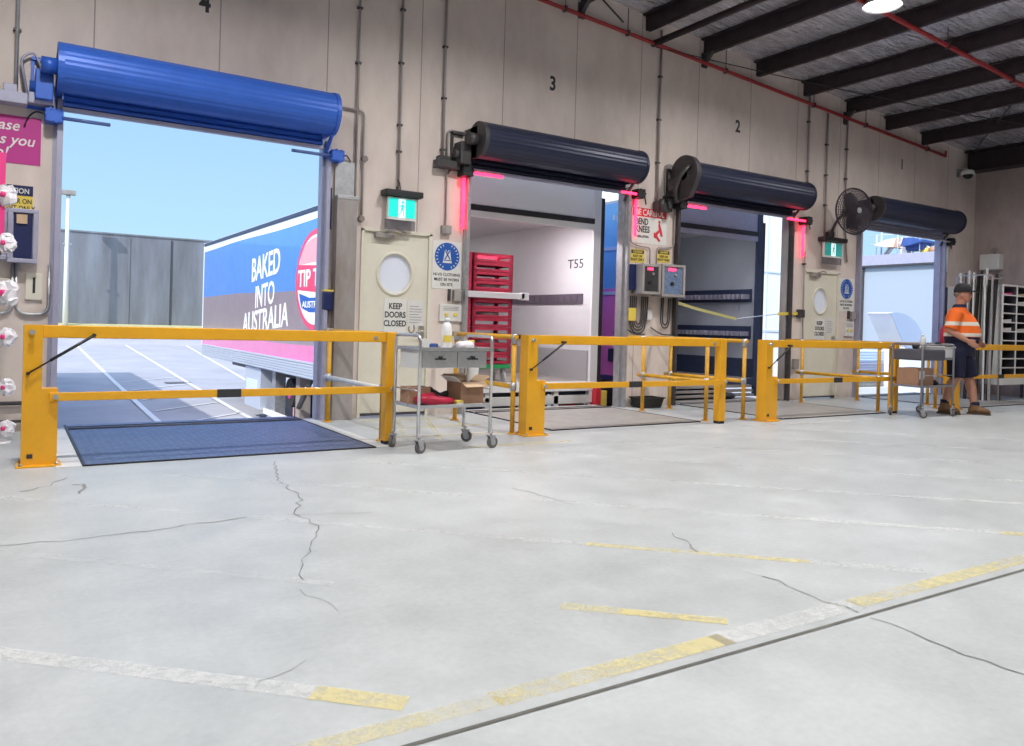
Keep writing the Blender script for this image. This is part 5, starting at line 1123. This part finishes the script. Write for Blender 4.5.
for k, (z0, mm, lab) in enumerate(((.274, M_SKYBL, 'upper pale blue bundle beside the hood base'), (-.09, M_LAV, 'middle grey bundle beside the hood base'), (-.454, M_GREYC, 'lower dark bundle beside the hood base'))):
    m = MB(); m.box(0, 0, 0, 2.0, 1.2, .36, .03)
    for j in range(4): m.box(.1, -.02, .06+.08*j, 1.9, .0, .09+.08*j)
    o = obj('sheet_stack', m, mm, loc=(20.3, 14.0, z0-.003)); tag(o, lab, 'stack', 'stacked sheets beyond dock 1')
m = MB(); m.box(20.2, 13.9, -1.2, 22.5, 15.3, -.46, .01); o = obj('pallet_block', m, M_WHITE2); tag(o, 'white plinth carrying the stacked sheets beyond dock 1', 'plinth')
t = thing('far_warehouse', 'white warehouse seen through the gap right of the dock 2 trailer', 'building', (26, 26, 0))
m = MB(); m.box(0, 0, -1.2, 9, 8, 9); obj('wall', m, M_WHITE, t)
for x in (3.2, 5.3):
    m = MB(); m.box(x, -.03, -1.2, x+.1, 0, 9); obj('downpipe', m, M_SKYBL, t)
m = MB(); m.box(0, -.04, 1.1, 9, 0, 1.2); m.box(0, -.04, 4.0, 9, 0, 4.08); obj('trim_band', m, M_SKYBL, t)

# ================================================================== PERSON
def loft(m, P, seg=16):
    """P: list of (centre, rx(front-back), ry(side)) rings in horizontal planes"""
    m.rings([[(c[0]+rx*math.cos(a), c[1]+ry*math.sin(a), c[2]) for a in [2*PI*k/seg for k in range(seg)]] for c, rx, ry in P]); return m
def remesh(name, mb, mt, parent, vox=.012, sm=4, label=None):
    o = obj(name+'_src', mb, mt); md = o.modifiers.new('r', 'REMESH'); md.mode = 'VOXEL'; md.voxel_size = vox; md.use_smooth_shade = True
    s2 = o.modifiers.new('s', 'SMOOTH'); s2.iterations = sm; s2.factor = .5
    bpy.context.view_layer.update(); me = bpy.data.meshes.new_from_object(o.evaluated_get(bpy.context.evaluated_depsgraph_get())); me.materials.clear()
    for x in (mt if isinstance(mt, list) else [mt]): me.materials.append(x)
    bpy.data.objects.remove(o); o = bpy.data.objects.new(name, me); COL.objects.link(o)
    if parent: o.parent = parent
    if label: o['label'] = label
    return o
Pm = on(965, 417, 2, 0); ANG = math.radians(-66)
man = thing('person', 'person in orange hi-vis shirt, navy shorts and black cap walking right', 'person', (11.33, 5.99, 0), ANG); man.scale = (1.04, 1.04, 1.04)
# local: +x walking direction, +y his left (away from the viewer)
RH = (-.03, -.11, .88); LH = (.0, .11, .88)      # hips
RK = (-.03, -.12, .50); RA = (-.15, -.12, .12)   # right leg trails
LK = (.11, .12, .50); LA = (.19, .12, .10)       # left leg ahead
b = MB()
def limb(m, P, R_, seg=12): m.tube(P, R_, seg)
limb(b, [RH, (-.02, -.115, .7), RK, (-.07, -.12, .42), (-.1, -.12, .33), RA], [.1, .088, .062, .066, .062, .042])
limb(b, [LH, (.08, .115, .7), LK, (.13, .12, .42), (.15, .12, .33), LA], [.1, .088, .062, .066, .062, .042])
loft(b, [((-.02, 0, .82), .12, .17), ((.01, 0, .95), .17, .19), ((.03, 0, 1.08), .2, .2), ((.02, 0, 1.22), .175, .19), ((-.02, 0, 1.34), .14, .18), ((-.03, 0, 1.41), .09, .13), ((-.02, 0, 1.46), .06, .065)])
b.tube([(-.02, 0, 1.4), (.0, 0, 1.55)], [.065, .058], 14)
b.ball((.02, 0, 1.625), (.095, .078, .12), 20, 14)                     # skull
b.ball((.055, 0, 1.575), (.062, .055, .065), 14, 10)                   # jaw
b.ball((.12, 0, 1.605), (.022, .014, .024), 10, 8)                     # nose
for s_ in (-1, 1):
    b.ball((.015, s_*.08, 1.61), (.02, .012, .032), 10, 8)             # ears
# arms: right (near) bent across the belly, left behind
RS = (-.03, -.2, 1.37); RE = (-.1, -.26, 1.13); RW = (.1, -.25, 1.0)
LS = (-.03, .2, 1.37); LE = (-.02, .27, 1.1); LW = (.16, .22, 1.0)
for S_, E_, W_ in ((RS, RE, RW), (LS, LE, LW)):
    b.tube([S_, E_], [.058, .047], 12); b.ball(E_, .046, 12, 8); b.tube([E_, tuple((Vector(E_)*.6+Vector(W_)*.4)), W_], [.046, .044, .03], 12)
    d = (Vector(W_)-Vector(E_)).normalized(); s_ = -1 if S_[1] < 0 else 1
    pc = Vector(W_)+d*.045; side = Vector((0, s_, 0)); up = d.cross(Vector((0, 1, 0))).normalized()
    if up.z < 0: up = -up
    b.tube([Vector(W_), pc, pc+d*.04], [(.02, .028), (.04, .018), (.04, .016)], 10)
    for k in range(4):                                                  # fingers, slightly curled, unequal
        L_ = (.068, .078, .074, .058)[k]; o_ = up*(.03-.02*k); q = pc+d*.04+o_
        b.tube([q-d*.02, q+d*L_*.5, q+d*L_*.8-side*.012, q+d*L_-side*.03], [.0095, .009, .0085, .007], 7)
    q = pc+up*.03; b.tube([q-d*.025, q+up*.025+d*.015, q+up*.03+d*.045], [.012, .0105, .008], 7)   # thumb from the palm's side
body = remesh('body', b, M_SKIN, man, .0095, 3)
for s_ in (-1, 1):
    m = MB(); m.ball((.103, s_*.032, 1.632), (.008, .012, .007), 8, 6); obj('eye', m, M_HAIR, body)
m = MB(); m.box(.108, -.02, 1.567, .116, .02, 1.572); obj('mouth', m, mat('lips', (.35, .12, .1), .6), body)
# shirt with reflective bands and navy collar
def shirt_mat():
    m = bpy.data.materials.new('hi_vis_shirt_cloth'); m.use_nodes = True; nt = m.node_tree; bb = nt.nodes['Principled BSDF']; tc = N(nt, 'ShaderNodeTexCoord'); sp = N(nt, 'ShaderNodeSeparateXYZ'); nt.links.new(tc.outputs['Object'], sp.inputs[0])
    z = sp.outputs[2]; cur = N(nt, 'ShaderNodeRGB'); cur.outputs[0].default_value = (.95, .17, .02, 1); cur = cur.outputs[0]
    for a, c_, col in ((1.2, 1.25, (.75, .7, .6)), (1.055, 1.1, (.8, .74, .66)), (.8, 1.05, (.015, .015, .05)), (1.445, 1.6, (.02, .02, .06))):
        f = mth(nt, 'MULTIPLY', mth(nt, 'GREATER_THAN', z, a), mth(nt, 'LESS_THAN', z, c_)); mx = N(nt, 'ShaderNodeMix', data_type='RGBA'); nt.links.new(cur, mx.inputs['A']); mx.inputs['B'].default_value = (*col, 1); nt.links.new(f, mx.inputs['Factor']); cur = mx.outputs['Result']
    nt.links.new(cur, bb.inputs['Base Color']); bb.inputs['Roughness'].default_value = .8; return m
m = MB(); loft(m, [((.01, 0, .99), .205, .215), ((.02, 0, 1.0), .215, .222), ((.03, 0, 1.08), .228, .225), ((.02, 0, 1.22), .205, .215), ((-.01, 0, 1.33), .17, .215), ((-.03, 0, 1.40), .12, .17), ((-.02, 0, 1.45), .085, .1), ((-.015, 0, 1.49), .078, .082)])
for S_, E_ in ((RS, RE), (LS, LE)):
    v = Vector(E_)-Vector(S_); m.tube([Vector(S_)-v*.1, Vector(S_)+v*.5, Vector(S_)+v*.93], [.083, .088, .092], 14)
remesh('shirt', m, shirt_mat(), man, .014, 5, 'orange shirt with silver bands and navy hem')
m = MB(); loft(m, [((-.01, 0, .80), .165, .21), ((.01, 0, .9), .19, .218), ((.02, 0, 1.0), .21, .222)])
m.tube([(RH[0], RH[1], .86), (-.025, -.12, .68), (-.025, -.125, .5)], [.122, .116, .11], 16); m.tube([(LH[0], LH[1], .86), (.085, .12, .68), (.12, .125, .5)], [.122, .116, .11], 16)
remesh('shorts', m, M_NCLOTH, man, .014, 4)
for K, A_, an, nm in ((RK, RA, math.radians(6), 0), (LK, LA, math.radians(-2), 1)):
    ax, ay, az = A_; m = MB(); zb = 0 if nm else .0
    m.tube([(ax, ay, az+.04), (ax, ay, az+.0), (ax+.01, ay, .06)], [(.058, .058), (.06, .06), (.066, .062)], 14)
    m.rings([[(ax-.075+u, ay+wv*math.cos(a), .02+hh*(.5+.5*math.sin(a))) for a in [2*PI*k/14 for k in range(14)]] for u, wv, hh in ((0, .03, .06), (.02, .045, .09), (.09, .048, .11), (.17, .052, .085), (.235, .046, .065), (.265, .02, .035))])
    bt = remesh('boot', m, M_BOOT, man, .01, 3, 'brown work boot')
    m = MB(); m.prism([(ax-.09, ay-.04), (ax+.1, ay-.042), (ax+.15, ay-.052), (ax+.195, ay), (ax+.15, ay+.052), (ax+.1, ay+.042), (ax-.09, ay+.04)], 2, 0, .024); obj('sole', m, M_SOLE, bt)
    m = MB(); m.tube([(ax+.002, ay, az+.03), (ax+.003, ay, az+.075)], [.056, .053], 14); obj('sock', m, M_NCLOTH, man)
m = MB(); m.rings([[(.015+rx*math.cos(a), ry*math.sin(a), z) for a in [2*PI*k/20 for k in range(20)]] for rx, ry, z in ((.108, .092, 1.655), (.11, .094, 1.68), (.098, .086, 1.72), (.075, .065, 1.762), (.03, .025, 1.778))]); cap = obj('cap', m, M_CAP, man)
m = MB(); m.prism([(.09, -.075), (.15, -.07), (.205, -.045), (.225, 0), (.205, .045), (.15, .07), (.09, .075)], 2, 1.66, 1.672); obj('brim', m, M_CAP, cap)
m = MB(); m.ball((-.022, 0, 1.628), (.07, .079, .05), 14, 8); obj('hair', m, M_HAIR, man)

# ================================================================== LIGHT
wd = bpy.data.worlds.new('sky'); S.world = wd; wd.use_nodes = True; nt = wd.node_tree; bg = nt.nodes['Background']
tc = N(nt, 'ShaderNodeTexCoord'); sp = N(nt, 'ShaderNodeSeparateXYZ'); nt.links.new(tc.outputs['Generated'], sp.inputs[0])
r = N(nt, 'ShaderNodeValToRGB'); e = r.color_ramp.elements; e[0].position = .0; e[0].color = (.55, .85, .98, 1); e[1].position = .36; e[1].color = (.32, .58, 1, 1)
e2 = r.color_ramp.elements.new(1.0); e2.color = (.2, .42, .9, 1)
nt.links.new(sp.outputs[2], r.inputs[0]); nt.links.new(r.outputs[0], bg.inputs[0]); bg.inputs[1].default_value = 1.05
SUN = Vector((-.6, -.35, .62)).normalized()
vd = N(nt, 'ShaderNodeVectorMath', operation='DOT_PRODUCT'); nt.links.new(tc.outputs['Generated'], vd.inputs[0]); vd.inputs[1].default_value = SUN
gl = mth(nt, 'MULTIPLY', mth(nt, 'POWER', mth(nt, 'MAXIMUM', vd.outputs['Value'], 0), 4), 3.0)
bg2 = N(nt, 'ShaderNodeBackground'); bg2.inputs[0].default_value = (1, .97, .93, 1); nt.links.new(gl, bg2.inputs[1])
ad = N(nt, 'ShaderNodeAddShader'); nt.links.new(bg.outputs[0], ad.inputs[0]); nt.links.new(bg2.outputs[0], ad.inputs[1]); nt.links.new(ad.outputs[0], nt.nodes['World Output'].inputs[0])
sd = bpy.data.lights.new('sun', 'SUN'); sd.energy = 4.2; sd.angle = math.radians(.6); sd.color = (1, .97, .92); so = bpy.data.objects.new('sun', sd); COL.objects.link(so)
dirn = SUN; so.rotation_euler = dirn.to_track_quat('Z', 'Y').to_euler(); so.location = (0, 0, 20)

S.view_settings.view_transform = 'Standard'; S.view_settings.look = 'None'; S.view_settings.exposure = 0; S.view_settings.gamma = 1; S.view_settings.use_curve_mapping = False
S.cycles.max_bounces = 8; S.cycles.diffuse_bounces = 5
